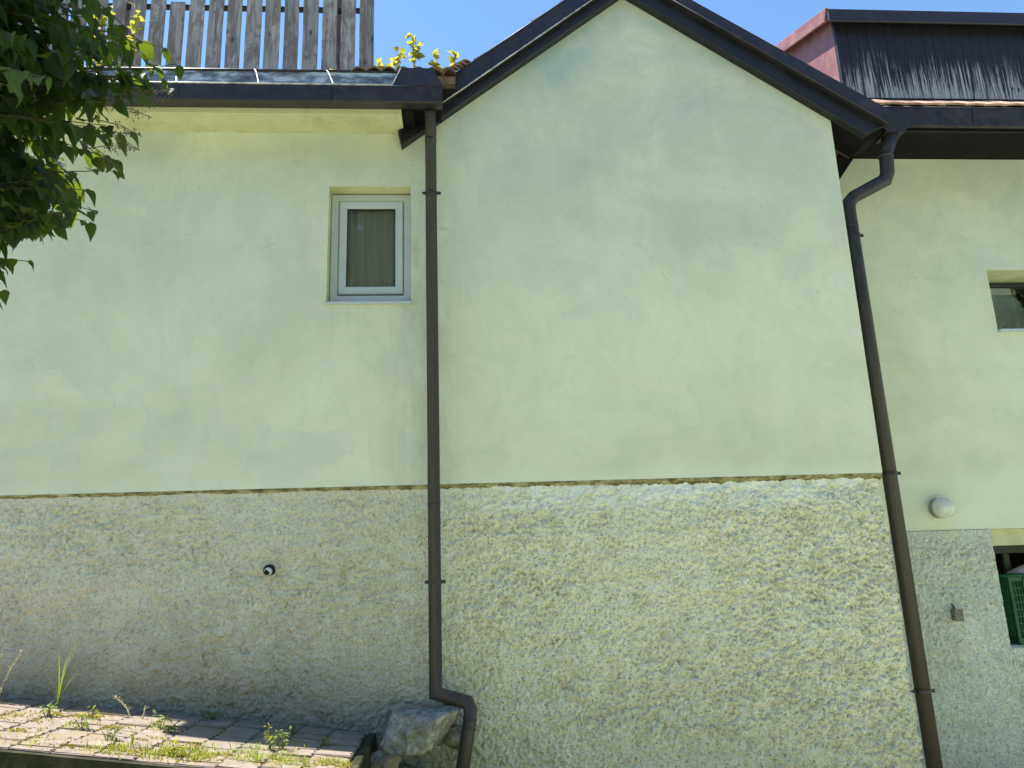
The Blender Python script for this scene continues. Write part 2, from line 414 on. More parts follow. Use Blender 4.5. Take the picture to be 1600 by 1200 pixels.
def grid_mesh(name, P, mat, parent=None, smooth=True):   # P: (nu, nv, 3)
    nu, nv = P.shape[:2]
    me = bpy.data.meshes.new(name)
    me.vertices.add(nu*nv); me.vertices.foreach_set('co', P.reshape(-1).astype(np.float32))
    i = np.arange(nu-1)[:, None]*nv + np.arange(nv-1)[None]
    q = np.stack([i, i+nv, i+nv+1, i+1], -1).reshape(-1, 4)
    nf = len(q)
    me.loops.add(nf*4); me.loops.foreach_set('vertex_index', q.reshape(-1).astype(np.int32))
    me.polygons.add(nf); me.polygons.foreach_set('loop_start', np.arange(0, nf*4, 4, dtype=np.int32))
    me.polygons.foreach_set('loop_total', np.full(nf, 4, dtype=np.int32))
    me.update(calc_edges=True); me.validate()
    return new_obj(name, me, mat, parent, smooth)
_T = rng.rand(256, 256).astype(np.float32)*2-1
def vn(x, y, o=0):                 # value noise on arrays
    x = x+o*17.3; y = y+o*9.7
    xi = np.floor(x).astype(int); yi = np.floor(y).astype(int); fx = x-xi; fy = y-yi
    fx = fx*fx*fx*(fx*(fx*6-15)+10); fy = fy*fy*fy*(fy*(fy*6-15)+10)
    g = lambda a, b: _T[a & 255, b & 255]
    return (g(xi, yi)*(1-fx)+g(xi+1, yi)*fx)*(1-fy)+(g(xi, yi+1)*(1-fx)+g(xi+1, yi+1)*fx)*fy
def fbm(x, y, oct=4, o=0, gain=.5):
    s = 0; a = 1; t = 0
    for k in range(oct):
        s = s+a*vn(x*2**k, y*2**k, o+k); t += a; a *= gain
    return s/t
def smooth_mod(o): o.data.polygons.foreach_set('use_smooth', [True]*len(o.data.polygons))

# ------------------------------------------------------------------ terrain
def ground_z(x, y):
    z = -.02 - .125*np.clip(x, -9, 9)*np.clip((y+9)/7.5, 0.15, 1)
    z = z + .34*np.exp(-((x+.35)/.42)**2-((y+.25)/.45)**2)
    return z
gx = np.concatenate([np.linspace(-160, -8, 14), np.linspace(-7.5, 8, 125), np.linspace(9, 160, 14)])
gy = np.concatenate([np.linspace(-160, -12, 14), np.linspace(-11, 1.2, 98), np.linspace(2, 160, 12)])
GX, GY = np.meshgrid(gx, gy, indexing='ij')
GZ = ground_z(GX, GY)+.03*fbm(GX*2, GY*2, 4)
GZ = np.where(GY > 2, np.minimum(GZ, -.2), GZ)
gr = grid_mesh('ground', np.stack([GX, GY, GZ], -1), 'lawn'); gr['kind'] = 'structure'

# ------------------------------------------------------------------ the house
house = thing('house', 'pale green plastered house with rough-cast plinth, dark gable trim and brown downpipes', 'house', (0, 0, 0))

# --- smooth wall, window hole x -1.03..-.345, z 3.79..4.838
WX0, WX1, WZ0, WZ1 = -1.03, -.345, 3.79, 4.838
ZB = 2.296
def low_L(x): return 5.519+.775*x
def low_R(x): return 7.883-.69*x
XA = (7.883-5.519)/(.775+.69)
bm = bmesh.new()
D = .32
prism(bm, [(-7.5, ZB), (WX0, ZB), (WX0, 5.40), (-7.5, 5.40)], 0, D)
prism(bm, [(WX0, ZB), (WX1, ZB), (WX1, WZ0), (WX0, WZ0)], 0, D)
prism(bm, [(WX0, WZ1), (WX1, WZ1), (WX1, 5.40), (WX0, 5.40)], 0, D)
prism(bm, [(WX1, ZB), (3.445, ZB), (3.452, low_R(3.452)+.06), (XA, low_L(XA)+.06), (-.1, low_L(-.1)+.06), (WX1, 5.40)], 0, D)
prism(bm, [(3.14, ZB), (3.445, ZB), (3.452, low_R(3.452)+.06), (3.14, low_R(3.14)+.06)], D, .92)
bmesh.ops.remove_doubles(bm, verts=bm.verts, dist=1e-5)
def bounce_tint(o, x0, x1, z0, z1, y0):      # reveals and recessed lintels take the yellow with ground bounce in its colour
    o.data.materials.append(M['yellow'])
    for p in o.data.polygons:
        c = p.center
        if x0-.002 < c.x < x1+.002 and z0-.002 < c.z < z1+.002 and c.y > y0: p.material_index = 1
bounce_tint(obj_bm('wall', bm, 'plaster', house), WX0, WX1, WZ0, WZ1, .02)
# slanted drip edge under the plaster; moss and ground bounce put into its colour
xs = np.arange(-7.5, 3.452, .02)
n1 = fbm(xs*3, xs*0, 4, 3); n2 = fbm(xs*14, xs*0+3, 3, 5)
P = np.zeros((len(xs), 5, 3))
for j, (yy, zz, a) in enumerate([(.0, 0.001, 0), (-.003, -.008, .004), (.004, -.022, .007), (.02, -.045, .012), (.05, -.058, .014)]):
    P[:, j, 0] = xs; P[:, j, 1] = yy - .004*n2*(j > 0); P[:, j, 2] = ZB+zz*np.interp(xs, [-3.4, -.5, .5, 3.4], [.55, .7, .85, 1.05])*(1+.3*n1+.25*n2)+a*n1*.25
grid_mesh('drip_edge', P[:, ::-1], 'edge', house)

# --- rough-cast plinth, wraps round the free corner of the gable
def rough_wall(name, u0, u1, z0, z1, step, corner, yface, depth, mat, amp, parent, seed=0, flat=None):
    nu = int((u1-u0)/step)+1; nz = int((z1-z0)/step)+1
    u = np.linspace(u0, u1, nu); z = np.linspace(z0, z1, nz)
    U, Z = np.meshgrid(u, z, indexing='ij')
    w = fbm(U*2.3, Z*3.4, 3, seed+1)
    w1 = fbm(U*8, Z*8, 2, seed+50); w2 = fbm(U*8, Z*8, 2, seed+55)
    rel = 1-np.abs(vn(U*36+1.3*w1, Z*38+1.3*w2, seed+4))*2.2
    lump = .65*fbm(U*40+w2, Z*42+w1, 2, seed+9, .6)+.45*fbm(U*17+w1, Z*19+w2, 2, seed+14)
    crust = np.clip(lump*2.6, -1.0, .22)+.25*np.clip(lump, 0, 1)
    b = vn(U*36+1.6*w2, Z*36+1.6*w1, seed+70); mk = np.clip(vn(U*13, Z*13, seed+73)*3+.4, 0, 1)
    crev = np.exp(-(b/.22)**2)*mk
    patch = np.clip(.70+.8*fbm(U*1.5, Z*2.2, 4, seed+20), .30, 1.1)      # trowelled-over patches are calmer
    gain = np.interp(U, [-3.6, -1.5, -.3, .6], [.70, .85, .95, 1.15])
    H = amp*(crust*.012*patch+rel*.0030*patch-crev*.012*patch+fbm(U*55, Z*55, 2, seed+30)*.0075)*gain + .016*w + .011*fbm(U*1.3, Z*5.0, 4, seed+40)
    fade = np.clip((z1-.03-Z)/.07, 0, 1); H = H*(.25+.75*fade)
    if flat is not None: H = H*flat(U, Z)
    c = corner if corner is not None else 1e9
    rad = .035
    th = np.clip((U-(c-rad))/(rad*math.pi/2), 0, 1)*math.pi/2          # rounded corner
    L = np.minimum(U, c-rad); over = np.clip(U-(c-rad)-rad*math.pi/2, 0, None)
    PX = L+rad*np.sin(th)+H*np.sin(th); PY = yface+rad*(1-np.cos(th))+over-H*np.cos(th)
    P = np.stack([PX, PY, Z], -1)
    return grid_mesh(name, P, mat, parent)
rough_wall('plinth', -3.75, 4.25, -.25, 2.288, .0066, 3.437, .016, .8, 'rough', 1.3, house, 1)
rough_wall('plinth', -7.5, -3.752, .2, 2.288, .03, None, .016, .8, 'rough', .6, house, 1)
bm = bmesh.new(); bm_box(bm, -7.5, 3.38, .075, .32, -.3, 2.292); bm_box(bm, 3.14, 3.38, .321, .79, -.3, 2.292); obj_bm('wall_core', bm, 'rough', house)

# --- little window
win = bpy.data.objects.new('window', None); link(win, house)
def ring(bm, x0, x1, z0, z1, w, yf, yb, bev=.006, wb=None):
    wb = w if wb is None else wb
    for q in ([(x0, z0), (x1, z0), (x1-w, z0+wb), (x0+w, z0+wb)], [(x1, z0), (x1, z1), (x1-w, z1-w), (x1-w, z0+wb)],
              [(x1, z1), (x0, z1), (x0+w, z1-w), (x1-w, z1-w)], [(x0, z1), (x0, z0), (x0+w, z0+wb), (x0+w, z1-w)]):
        prism(bm, q, yf, yb)
    bmesh.ops.remove_doubles(bm, verts=bm.verts, dist=1e-5)
    # drop the inner faces of the mitres
    es = [e for e in bm.edges if len(e.link_faces) == 2 and e.calc_face_angle(0) > 1.2]
    if bev: bmesh.ops.bevel(bm, geom=es, offset=bev, segments=1, affect='EDGES')
def window(win, x0, x1, z0, z1, yf, fw, sw, mats, bw=None):
    bm = bmesh.new(); ring(bm, x0, x1, z0, z1, fw, yf, yf+.07); obj_bm('frame', bm, mats[0], win)
    g = .004
    bm = bmesh.new(); ring(bm, x0+fw+g, x1-fw-g, z0+fw+g+.008, z1-fw-g, sw, yf-.014, yf+.05, .008); obj_bm('sash', bm, mats[1], win)
    a = fw+g+sw
    bm = bmesh.new(); ring(bm, x0+a+.0005, x1-a-.0005, z0+a+.0085, z1-a-.0005, .004, yf+.006, yf+.03, 0); obj_bm('gasket', bm, 'gasket', win)
    box('pane', x0+a+.002, x1-a-.002, yf+.016, yf+.022, z0+a+.01, z1-a-.002, 'glass', win)
window(win, WX0+.003, WX1-.003, 3.835, 4.825, .125, .066, .064, ('pvc', 'pvc'))
bm = bmesh.new(); prism_yz(bm, [(-.022, 3.795), (-.022, 3.775), (-.002, 3.775), (-.002, 3.791), (.20, 3.812), (.20, 3.834)], WX0-.012, WX1+.012)
obj_bm('sill', bm, 'pvc', win)
cx = np.linspace(-.99, -.38, 140); cz = np.linspace(3.8, 4.85, 6)
CX, CZ = np.meshgrid(cx, cz, indexing='ij')
CY = .225+.004*np.sin(CX*62+1.5*np.sin(CX*17))+.0025*np.sin(CX*140)
grid_mesh('curtain', np.stack([CX, CY, CZ], -1), 'curtain', win)
box('lintel_plaster', WX0+.0, WX1-.0, .0, .001, 4.84, 4.841, 'plaster', win) if False else None

# --- eave of the low wing: boxed soffit, gutter, flashing, splash guard
GE = -3.80
bm = bmesh.new()
prism_yz(bm, [(-.001, 5.338), (-.30, 5.334), (-.302, 5.47), (-.001, 5.47)], GE, -.402)
obj_bm('soffit', bm, 'yellow', house)  # underside takes the yellow with the bounce painted in
gut = bpy.data.objects.new('gutter', None); link(gut, house)
bm = bmesh.new()      # box gutter with open top
prism_yz(bm, [(-.312, 5.50), (-.312, 5.372), (-.43, 5.352), (-.444, 5.362), (-.452, 5.495), (-.446, 5.497), (-.437, 5.368), (-.426, 5.360), (-.318, 5.380), (-.318, 5.50)], GE, -.060)
bm_box(bm, GE, GE+.004, -.443, -.318, 5.37, 5.495)
bm_box(bm, -.066, -.062, -.443, -.318, 5.37, 5.495)
obj_bm('trough', bm, 'brown_metal', gut)
bm = bmesh.new(); tube(bm, [(GE, -.452, 5.501), (-2, -.452, 5.503), (-.47, -.452, 5.504)], .0065, 8); obj_bm('rim', bm, 'bare', gut, True)  # rim glint comes from the pale colour
for x in (-3.45, -2.88, -2.26, -1.62, -1.03):
    bm = bmesh.new()
    b0 = [(x, -.285, 5.755), (x+.03, -.33, 5.69), (x+.085, -.455, 5.512), (x+.088, -.462, 5.50)]
    for q0, q1 in zip(b0, b0[1:]):
        w = .004
        vs = [bm.verts.new((q[0]+s*w, q[1]-dz*.004, q[2]+dz*.004)) for dz in (0, 1) for q, s in ((q0, -1), (q0, 1), (q1, 1), (q1, -1))]
        for f in ((0, 1, 2, 3), (4, 5, 6, 7), (0, 1, 5, 4), (1, 2, 6, 5), (2, 3, 7, 6), (3, 0, 4, 7)): bm.faces.new([vs[k] for k in f])
    bmesh.ops.recalc_face_normals(bm, faces=bm.faces); obj_bm('bracket', bm, 'zinc', gut)
for x in (-2.20, -1.0):     # joint sleeves on the gutter
    bm = bmesh.new(); prism_yz(bm, [(-.43, 5.348), (-.448, 5.36), (-.457, 5.492), (-.452, 5.494), (-.446, 5.362), (-.43, 5.352)], x, x+.045)
    obj_bm('sleeve', bm, 'brown_metal', gut)
bm = bmesh.new(); prism_yz(bm, [(-.306, 5.475), (-.285, 5.735), (-.281, 5.735), (-.302, 5.475)], GE, -.30); obj_bm('flashing', bm, 'zinc', gut)
bm = bmesh.new(); tube(bm, [(GE, -.285, 5.742), (-2, -.286, 5.744), (-.3, -.285, 5.748)], .012, 8); obj_bm('flashing_bead', bm, 'brown_metal', gut, True)
bm = bmesh.new()     # trapezoid splash guard where the valley empties
for i, (pts, y0) in enumerate([([(-.462, 5.497), (-.062, 5.497), (-.062, 5.515), (-.135, 5.662), (-.395, 5.662), (-.462, 5.515)], -.458)]):
    prism(bm, pts, y0, y0+.004)
prism(bm, [(-.396, 5.659), (-.134, 5.659), (-.134, 5.663), (-.396, 5.663)], -.453, -.30)
obj_bm('splash_guard', bm, 'brown_metal', gut)
bm = bmesh.new(); tube(bm, [(-.463, -.458, 5.505), (-.397, -.458, 5.662)], .004, 6); obj_bm('guard_glint', bm, 'bare', gut)  # pale strip painted as the sunlit left edge of the guard

# --- rakes of the gable
def quad_board(name, pts, y0, y1, mat, bev=.004):
    bm = bmesh.new(); prism(bm, pts, y0, y1)
    if bev: bmesh.ops.bevel(bm, geom=list(bm.edges), offset=bev, segments=1, affect='EDGES')
    return obj_bm(name, bm, mat, house)
tL = lambda x: 5.815+.775*x
lL = lambda x: 5.612+.787*x
tR = lambda x: 8.126-.653*x
lR = lambda x: 8.029-.673*x
def meet(a, b):
    lo, hi = 0, 4
    for _ in range(50):
        m = (lo+hi)/2
        if a(m) < b(m): lo = m
        else: hi = m
    return lo
xt, xl, xb = meet(tL, tR), meet(lL, lR), meet(low_L, low_R)
quad_board('rake_board', [(-.06, lL(-.06)), (xl, lL(xl)), (xt, tL(xt)), (-.06, tL(-.06))], -.125, -.05, 'brown_metal')
quad_board('rake_board', [(xl, lR(xl)), (3.93, lR(3.93)), (3.97, tR(3.97)), (xt, tR(xt))], -.125, -.05, 'brown_metal')
quad_board('barge_board', [(-.42, low_L(-.415)-.02), (xb, low_L(xb)), (xl, lL(xl)+.03), (-.30, lL(-.30)+.03), (-.45, lL(-.45)+.06)], -.085, -.001, 'dark_board')
quad_board('barge_board', [(xb, low_R(xb)), (3.72, low_R(3.72)), (3.88, lR(3.88)-.02), (3.92, lR(3.92)+.03), (xl, lR(xl)+.03)], -.085, -.001, 'dark_board')
bm = bmesh.new(); tube(bm, [(-.09, -.134, lL(-.09)), (.15, -.134, lL(.15)-.003), (xl, -.134, lL(xl))], .0068, 8); obj_bm('rake_trim', bm, 'bare', house, True)  # left trim kept pale as a painted glint
bm = bmesh.new(); tube(bm, [(xl, -.132, lR(xl)), (3.93, -.132, lR(3.93))], .009, 6); obj_bm('rake_trim', bm, 'pipe', house, True)
bm = bmesh.new(); tube(bm, [(-.06, -.128, tL(-.06)), (xt, -.128, tL(xt))], .006, 6); obj_bm('rake_cap', bm, 'brown_metal', house, True)
# rotten lump at the foot of the left rake
bm = bmesh.new(); prism(bm, [(-.475, 5.50), (-.43, 5.405), (-.445, 5.36), (-.41, 5.235), (-.33, 5.29), (-.10, 5.45), (-.09, 5.56), (-.30, 5.55)], -.075, .0)
bmesh.ops.subdivide_edges(bm, edges=bm.edges, cuts=2)
for v in bm.verts: v.co += Vector((random.uniform(-1, 1), random.uniform(-1.5, .5), random.uniform(-1, 1)))*.012
obj_bm('rafter_end', bm, 'soffit_dark', house)
bm = bmesh.new(); bm_box(bm, -.40, -.075, -.305, -.08, 5.40, 5.472); bm_box(bm, -.392, -.30, -.30, -.02, 5.345, 5.405); obj_bm('eave_filler', bm, 'soffit_dark', house)

# roofs
def sheet(name, pts, thick, mat, parent=house):
    bm = bmesh.new(); n = (Vector(pts[1])-Vector(pts[0])).cross(Vector(pts[2])-Vector(pts[0])).normalized()
    a = [bm.verts.new(p) for p in pts]; b = [bm.verts.new(Vector(p)-n*thick) for p in pts]
    bm.faces.new(a); bm.faces.new(list(reversed(b)))
    for i in range(len(pts)): bm.faces.new((a[i], b[i], b[(i+1) % len(pts)], a[(i+1) % len(pts)]))
    bmesh.ops.recalc_face_normals(bm, faces=bm.faces)
    return obj_bm(name, bm, mat, parent)
roofL = sheet('roof', [(GE, -.27, 5.72), (.05, -.27, 5.72), (.05, 4.5, 7.2), (GE, 4.5, 7.2)], .06, 'tile')
sheet('roof', [(-.42, -.05, tL(-.42)-.03), (xt, -.05, tL(xt)-.03), (xt, 4.5, tL(xt)-.03), (-.42, 4.5, tL(-.42)-.03)], .05, 'tile')
sheet('roof', [(xt, -.05, tR(xt)-.03), (3.95, -.05, tR(3.95)-.03), (3.95, 4.5, tR(3.95)-.03), (xt, 4.5, tR(xt)-.03)], .05, 'tile')
sheet('roof', [(-7.5, .005, 5.47), (GE-.004, .005, 5.47), (GE-.004, 4.5, 6.9), (-7.5, 4.5, 6.9)], .06, 'tile')
# curved tiles showing beside the splash guard and verge tiles stepping up the left rake
def tile_mesh(w, l, th, arch):
    bm = bmesh.new(); n = 6; rows = []
    for y in (0, l):
        for k in range(2):
            rows.append([bm.verts.new((w*(i/n-.5), y, arch*math.sin(math.pi*i/n)+(th if k else 0))) for i in range(n+1)])
    b0, t0, b1, t1 = rows
    for i in range(n):
        bm.faces.new((t0[i], t0[i+1], t1[i+1], t1[i])); bm.faces.new((b0[i+1], b0[i], b1[i], b1[i+1]))
        bm.faces.new((b0[i], b0[i+1], t0[i+1], t0[i])); bm.faces.new((t1[i], t1[i+1], b1[i+1], b1[i]))
    bm.faces.new((b0[0], t0[0], t1[0], b1[0])); bm.faces.new((t0[n], b0[n], b1[n], t1[n]))
    me = bpy.data.meshes.new('roof_tile'); bmesh.ops.recalc_face_normals(bm, faces=bm.faces); bm.to_mesh(me); bm.free()
    me.materials.append(M['tile']); return me
pan = tile_mesh(.13, .30, .014, .035)
flat = tile_mesh(.215, .36, .02, .006)
flat.materials[0] = m_tile('sunlit_roof_tile', 2.0)  # brightened tile colour puts the sunlight into this eave row
def tile(me, loc, rot):
    o = link(bpy.data.objects.new('roof_tile', me), roofL); o.location = loc; o.rotation_euler = rot; return o
for row in range(3):
    for i in range(7):
        x = -.76+.125*i+(row % 2)*.04
        if x > .06: continue
        tile(pan, (x, -.30+row*.2, 5.735+row*.062+random.uniform(-.004, .004)), (R(17), R(random.uniform(-3, 3)), R(random.uniform(-3, 3))))
for i in range(5):   # tiles of the valley climbing beside the rake
    tile(pan, (.0+i*.035, -.24+.03*i, 5.77+i*.045), (R(20), R(-30), R(20)))
for k in range(11):   # verge tiles overlapping up the rake
    x = -.02+k*.262; L = .30; th = .018
    q = [(x-.03, tL(x-.03)+.022), (x+L, tL(x+L)-.004), (x+L, tL(x+L)-.02), (x-.03, tL(x-.03)+.0)]
    if x+L > xt: break
    bm = bmesh.new(); prism(bm, q, -.118+random.uniform(-.006, .006), .14); obj_bm('roof_tile', bm, 'tile', roofL)

# --- right wing
RW = .8
bm = bmesh.new()
OX0, OX1, OZ0, OZ1 = 4.83, 6.1, .84, 1.705
VX0, VX1, VZ0, VZ1 = 5.285, 6.2, 3.735, 4.372
prism(bm, [(3.3, 1.853), (VX0, 1.853), (VX0, 5.80), (3.3, 5.80)], RW, RW+.40)
prism(bm, [(VX0, 1.853), (VX1, 1.853), (VX1, VZ0), (VX0, VZ0)], RW, RW+.40)
prism(bm, [(VX0, VZ1), (VX1, VZ1), (VX1, 5.80), (VX0, 5.80)], RW, RW+.40)
prism(bm, [(VX1, 1.853), (10, 1.853), (10, 5.80), (VX1, 5.80)], RW, RW+.40)
bmesh.ops.remove_doubles(bm, verts=bm.verts, dist=1e-5)
bm_box(bm, OX0+.004, OX1, RW+.05, RW+.40, OZ1, 1.851)
w_ = obj_bm('wall', bm, 'plaster', house)
bounce_tint(w_, VX0, VX1, VZ0, VZ1, RW+.02); bounce_tint(w_, OX0, OX1, OZ1, 1.8515, RW+.02)
def jag(U, Z): return np.clip((OX0-.0-U)/.05, .35, 1)*.8+.1
rough_wall('plinth', 3.3, OX0, -.45, 1.85, .0105, None, RW-.012, .4, 'rough_grey', 1.15, house, 60, jag)
rough_wall('plinth', OX0-.001, OX1, -.45, OZ0-.015, .012, None, RW-.012, .4, 'rough_grey', 1.15, house, 63)
rough_wall('plinth', OX1, 10, -.45, 1.85, .03, None, RW-.012, .4, 'rough_grey', .6, house, 66)
bm = bmesh.new()
bm_box(bm, 3.3, OX0-.012, RW+.002, RW+.40, -.45, 1.85); bm_box(bm, OX0-.0118, OX1, RW+.002, RW+.40, -.45, OZ0-.02); bm_box(bm, OX1+.0, 10, RW+.002, RW+.40, -.45, 1.85)
obj_bm('wall_core', bm, 'rough_grey', house)
w2 = bpy.data.objects.new('window', None); link(w2, house)
window(w2, VX0+.003, VX1-.003, VZ0+.045, VZ1-.005, RW+.33, .02, .022, ('dark_frame', 'dark_frame'))
bm = bmesh.new(); prism_yz(bm, [(RW-.04, VZ0+.012), (RW-.04, VZ0-.012), (RW-.003, VZ0-.012), (RW-.003, VZ0+.002), (RW+.36, VZ0+.02), (RW+.36, VZ0+.043)], VX0-.004, VX1+.01)
obj_bm('sill', bm, 'sill_metal', w2)
box('room_back', VX0-.2, VX1+.2, RW+.75, RW+.8, VZ0-.3, VZ1+.3, 'curtain', w2)
bw = bpy.data.objects.new('basement_opening', None); link(bw, house)
bm = bmesh.new()
bm_box(bm, OX0-.3, OX1+.3, RW+1.5, RW+1.55, .3, 2.2); bm_box(bm, OX0-.35, OX0-.3, RW+.402, RW+1.5, .3, 2.2); bm_box(bm, OX1+.3, OX1+.35, RW+.402, RW+1.5, .3, 2.2)
bm_box(bm, OX0-.3, OX1+.3, RW+.402, RW+1.5, 2.2, 2.25); bm_box(bm, OX0-.3, OX1+.3, RW+.402, RW+1.5, .25, .3)
obj_bm('cellar_lining', bm, 'black', bw)
bm = bmesh.new(); bm_box(bm, OX0, OX1, RW+.30, RW+.35, OZ1-.07, OZ1-.002, .004); obj_bm('frame_rail', bm, 'dark_frame', bw)
for x in (5.14, 5.55): box('frame_post', x, x+.06, RW+.305, RW+.345, OZ0, OZ1-.071, 'dark_frame', bw, .004)
box('ledge', OX0-.01, OX1, RW+.02, RW+.40, OZ0-.019, OZ0-.002, 'rough_grey', bw)

# eave of the right wing and return of the gable eave
bm = bmesh.new(); bm_box(bm, 3.452, 10, .30, RW-.001, 5.592, 5.612)
obj_bm('soffit', bm, 'soffit_dark', house)
bm = bmesh.new(); bm_box(bm, 3.72, 10, .285, .30, 5.59, 5.80); obj_bm('fascia', bm, 'dark_board', house)
gut2 = bpy.data.objects.new('gutter', None); link(gut2, house)
bm = bmesh.new()
prism_yz(bm, [(.284, 5.79), (.284, 5.63), (.19, 5.565), (.165, 5.578), (.155, 5.757), (.161, 5.758), (.172, 5.583), (.190, 5.572), (.278, 5.634), (.278, 5.79)], 4.02, 10)
bm_box(bm, 4.014, 4.019, .165, .28, 5.575, 5.757)
obj_bm('trough', bm, 'brown_metal', gut2)
bm = bmesh.new(); tube(bm, [(4.02, .155, 5.762), (10, .155, 5.772)], .007, 8); obj_bm('rim', bm, 'brown_metal', gut2, True)
bm = bmesh.new(); prism_yz(bm, [(.157, 5.578), (.148, 5.752), (.153, 5.753), (.162, 5.58)], 4.95, 5.0); obj_bm('sleeve', bm, 'brown_metal', gut2)
# gable eave soffit running back to the wing
bm = bmesh.new()
q = [(3.455, low_R(3.455)+.0), (3.76, 5.295), (3.93, 5.39), (3.93, 5.47), (3.455, low_R(3.455)+.22)]
prism(bm, q, .0, .284); obj_bm('gable_soffit', bm, 'soffit_dark', house)
bm = bmesh.new(); prism(bm, [(3.455, 4.80), (3.455, 4.98), (3.87, 5.59), (4.06, 5.59)], .60, .66); obj_bm('eave_brace', bm, 'soffit_dark', house)
bm = bmesh.new(); prism(bm, [(3.945, 5.38), (4.12, 5.38), (4.185, 5.47), (4.205, 5.575), (3.945, 5.575)], -.03, .164); obj_bm('outlet_box', bm, 'brown_metal', gut2)
roofR = sheet('roof', [(3.6, .20, 5.775), (10, .20, 5.775), (10, .52, 6.03), (3.6, .52, 6.03)], .03, 'tile')
for i in range(30):
    o = link(bpy.data.objects.new('roof_tile', flat), roofR)
    o.location = (3.98+i*.205, .165+random.uniform(-.006, .006), 5.79+random.uniform(-.003, .004)); o.rotation_euler = (R(38), R(random.uniform(-1.5, 1.5)), 0)

# dormer
dor = bpy.data.objects.new('dormer', None); link(dor, house)
for i in range(30):
    x = 3.955+i*.1
    box('cladding_board', x+.0007, x+.0993, .50+random.uniform(0, .004), .53, 6.075, 7.06, 'clad', dor, .003)
box('corner_post', 3.915, 3.953,   .488, .53, 6.02, 7.05, 'dark_board', dor, .003)
box('sill_board', 3.90, 7, .46, .53, 6.015, 6.072, 'red_metal' if False else 'soffit_dark', dor, .004)
bm = bmesh.new()
a = R(21); bm_box(bm, 3.82, 7.2, 0, 3.0, -.03, .0)
for v in bm.verts: v.co = Vector((v.co.x, .42+v.co.y*math.cos(a)-v.co.z*math.sin(a), 7.05+v.co.y*math.sin(a)+v.co.z*math.cos(a)))
obj_bm('roof_sheet', bm, 'brown_metal', dor)
bm = bmesh.new(); bm_box(bm, 3.824, 7.2, .40, .428, 6.905, 7.05, .006); obj_bm('front_fascia', bm, 'brown_metal', dor)
bm = bmesh.new(); bm_box(bm, 3.805, 3.835, 0, 3.0, -.125, .012, .006)
for v in bm.verts: v.co = Vector((v.co.x, .405+v.co.y*math.cos(a)-v.co.z*math.sin(a), 7.05+v.co.y*math.sin(a)+v.co.z*math.cos(a)))
obj_bm('verge_board', bm, 'red_metal', dor)
bm = bmesh.new(); prism_yz(bm, [(.53, 5.95), (.53, 7.06), (2.8, 7.88), (2.8, 5.95)], 3.918, 3.94); obj_bm('side_panel', bm, 'red_metal', dor)

# --- downpipes
def downpipe(segs, clamps, collars):
    d = bpy.data.objects.new('downpipe', None); link(d, house)
    for nm, pts, r in segs:
        bm = bmesh.new(); tube(bm, pts, r, 20); o = obj_bm(nm, bm, 'pipe', d, True)
        es = o.data; 
    for (x, y, z), r, (dx, dy) in clamps:
        bm = bmesh.new()
        tube(bm, [(x, y, z-.013), (x, y, z+.013)], r+.004, 20)
        bm_box(bm, x+r, x+r+.034, y-.012, y+.0, z-.013, z+.013, .002); bm_box(bm, x-r-.026, x-r, y-.012, y+.0, z-.011, z+.011, .002)
        tube(bm, [(x+dx*r*.8, y, z), (x+dx*(r+.06), y+dy, z)], .006, 6)
        obj_bm('clamp', bm, 'brown_metal', d)
    for p0, p1, r in collars:
        bm = bmesh.new(); tube(bm, [p0, p1], r, 20); obj_bm('collar', bm, 'pipe', d, True)
    return d
px_, py_ = -.168, -.155
downpipe([('pipe_run', [(px_+.0, py_-.16, 5.37), (px_, py_, 5.28), (px_, py_, .80), (.055, py_-.035, .735), (.075, py_-.06, .69), (.065, py_-.075, .60), (-.03, py_-.14, .10)], .047)],
         [((px_, py_, 4.69), .047, (0, .15)), ((px_, py_, 1.565), .047, (0, .15))],
         [((px_, py_, 5.17), (px_, py_, 5.19), .0495), ((px_, py_, 2.12), (px_, py_, 2.135), .0492), ((px_, py_, 5.30), (px_, py_, 5.24), .051),
          ((-.045, py_-.018, .7645), (-.03, py_-.02, .7605), .0515), ((.0, py_-.026, .7515), (.012, py_-.028, .748), .0515),
          ((.0705, py_-.071, .64), (.068, py_-.0725, .625), .0515), ((.061, py_-.078, .58), (.058, py_-.08, .565), .0505)])
rx, ry = 3.555, .10
downpipe([('pipe_run', [(4.05, .05, 5.44), (3.965, .06, 5.22), (3.96, .08, 5.03), (3.93, .085, 4.96), (3.62, ry, 4.80), (3.565, ry, 4.74), (rx, ry, 4.66), (rx+.01, ry, -.3)], [.075, .062, .06, .06, .058, .058, .058, .058]),],
         [((rx+.003, ry, 4.42), .058, (-1, .0)), ((rx+.006, ry, 2.30), .058, (-1, 0)), ((rx+.008, ry, .62), .058, (-1, 0))],
         [((rx, ry, 4.52), (rx, ry, 4.50), .061), ((3.96, .06, 5.21), (3.96, .063, 5.17), .064)])

# small drain spout in the plinth
dr = bpy.data.objects.new('drain_spout', None); link(dr, house)
bm = bmesh.new(); tube(bm, [(-1.395, .03, 1.692), (-1.395, -.026, 1.69)], .041, 16); obj_bm('hole', bm, 'black', dr)  # capped black disc stands for the dark inside of the hole
bm = bmesh.new(); tube(bm, [(-1.398, -.01, 1.682), (-1.399, -.030, 1.680), (-1.400, -.036, 1.679)], [.030, .030, .028], 16); obj_bm('spout', bm, 'white_pvc', dr, True)
bm = bmesh.new(); tube(bm, [(-1.403, -.02, 1.677), (-1.403, -.0375, 1.677)], .022, 14); obj_bm('bore', bm, 'black', dr, True)  # black disc again, for the dark inside of the spout

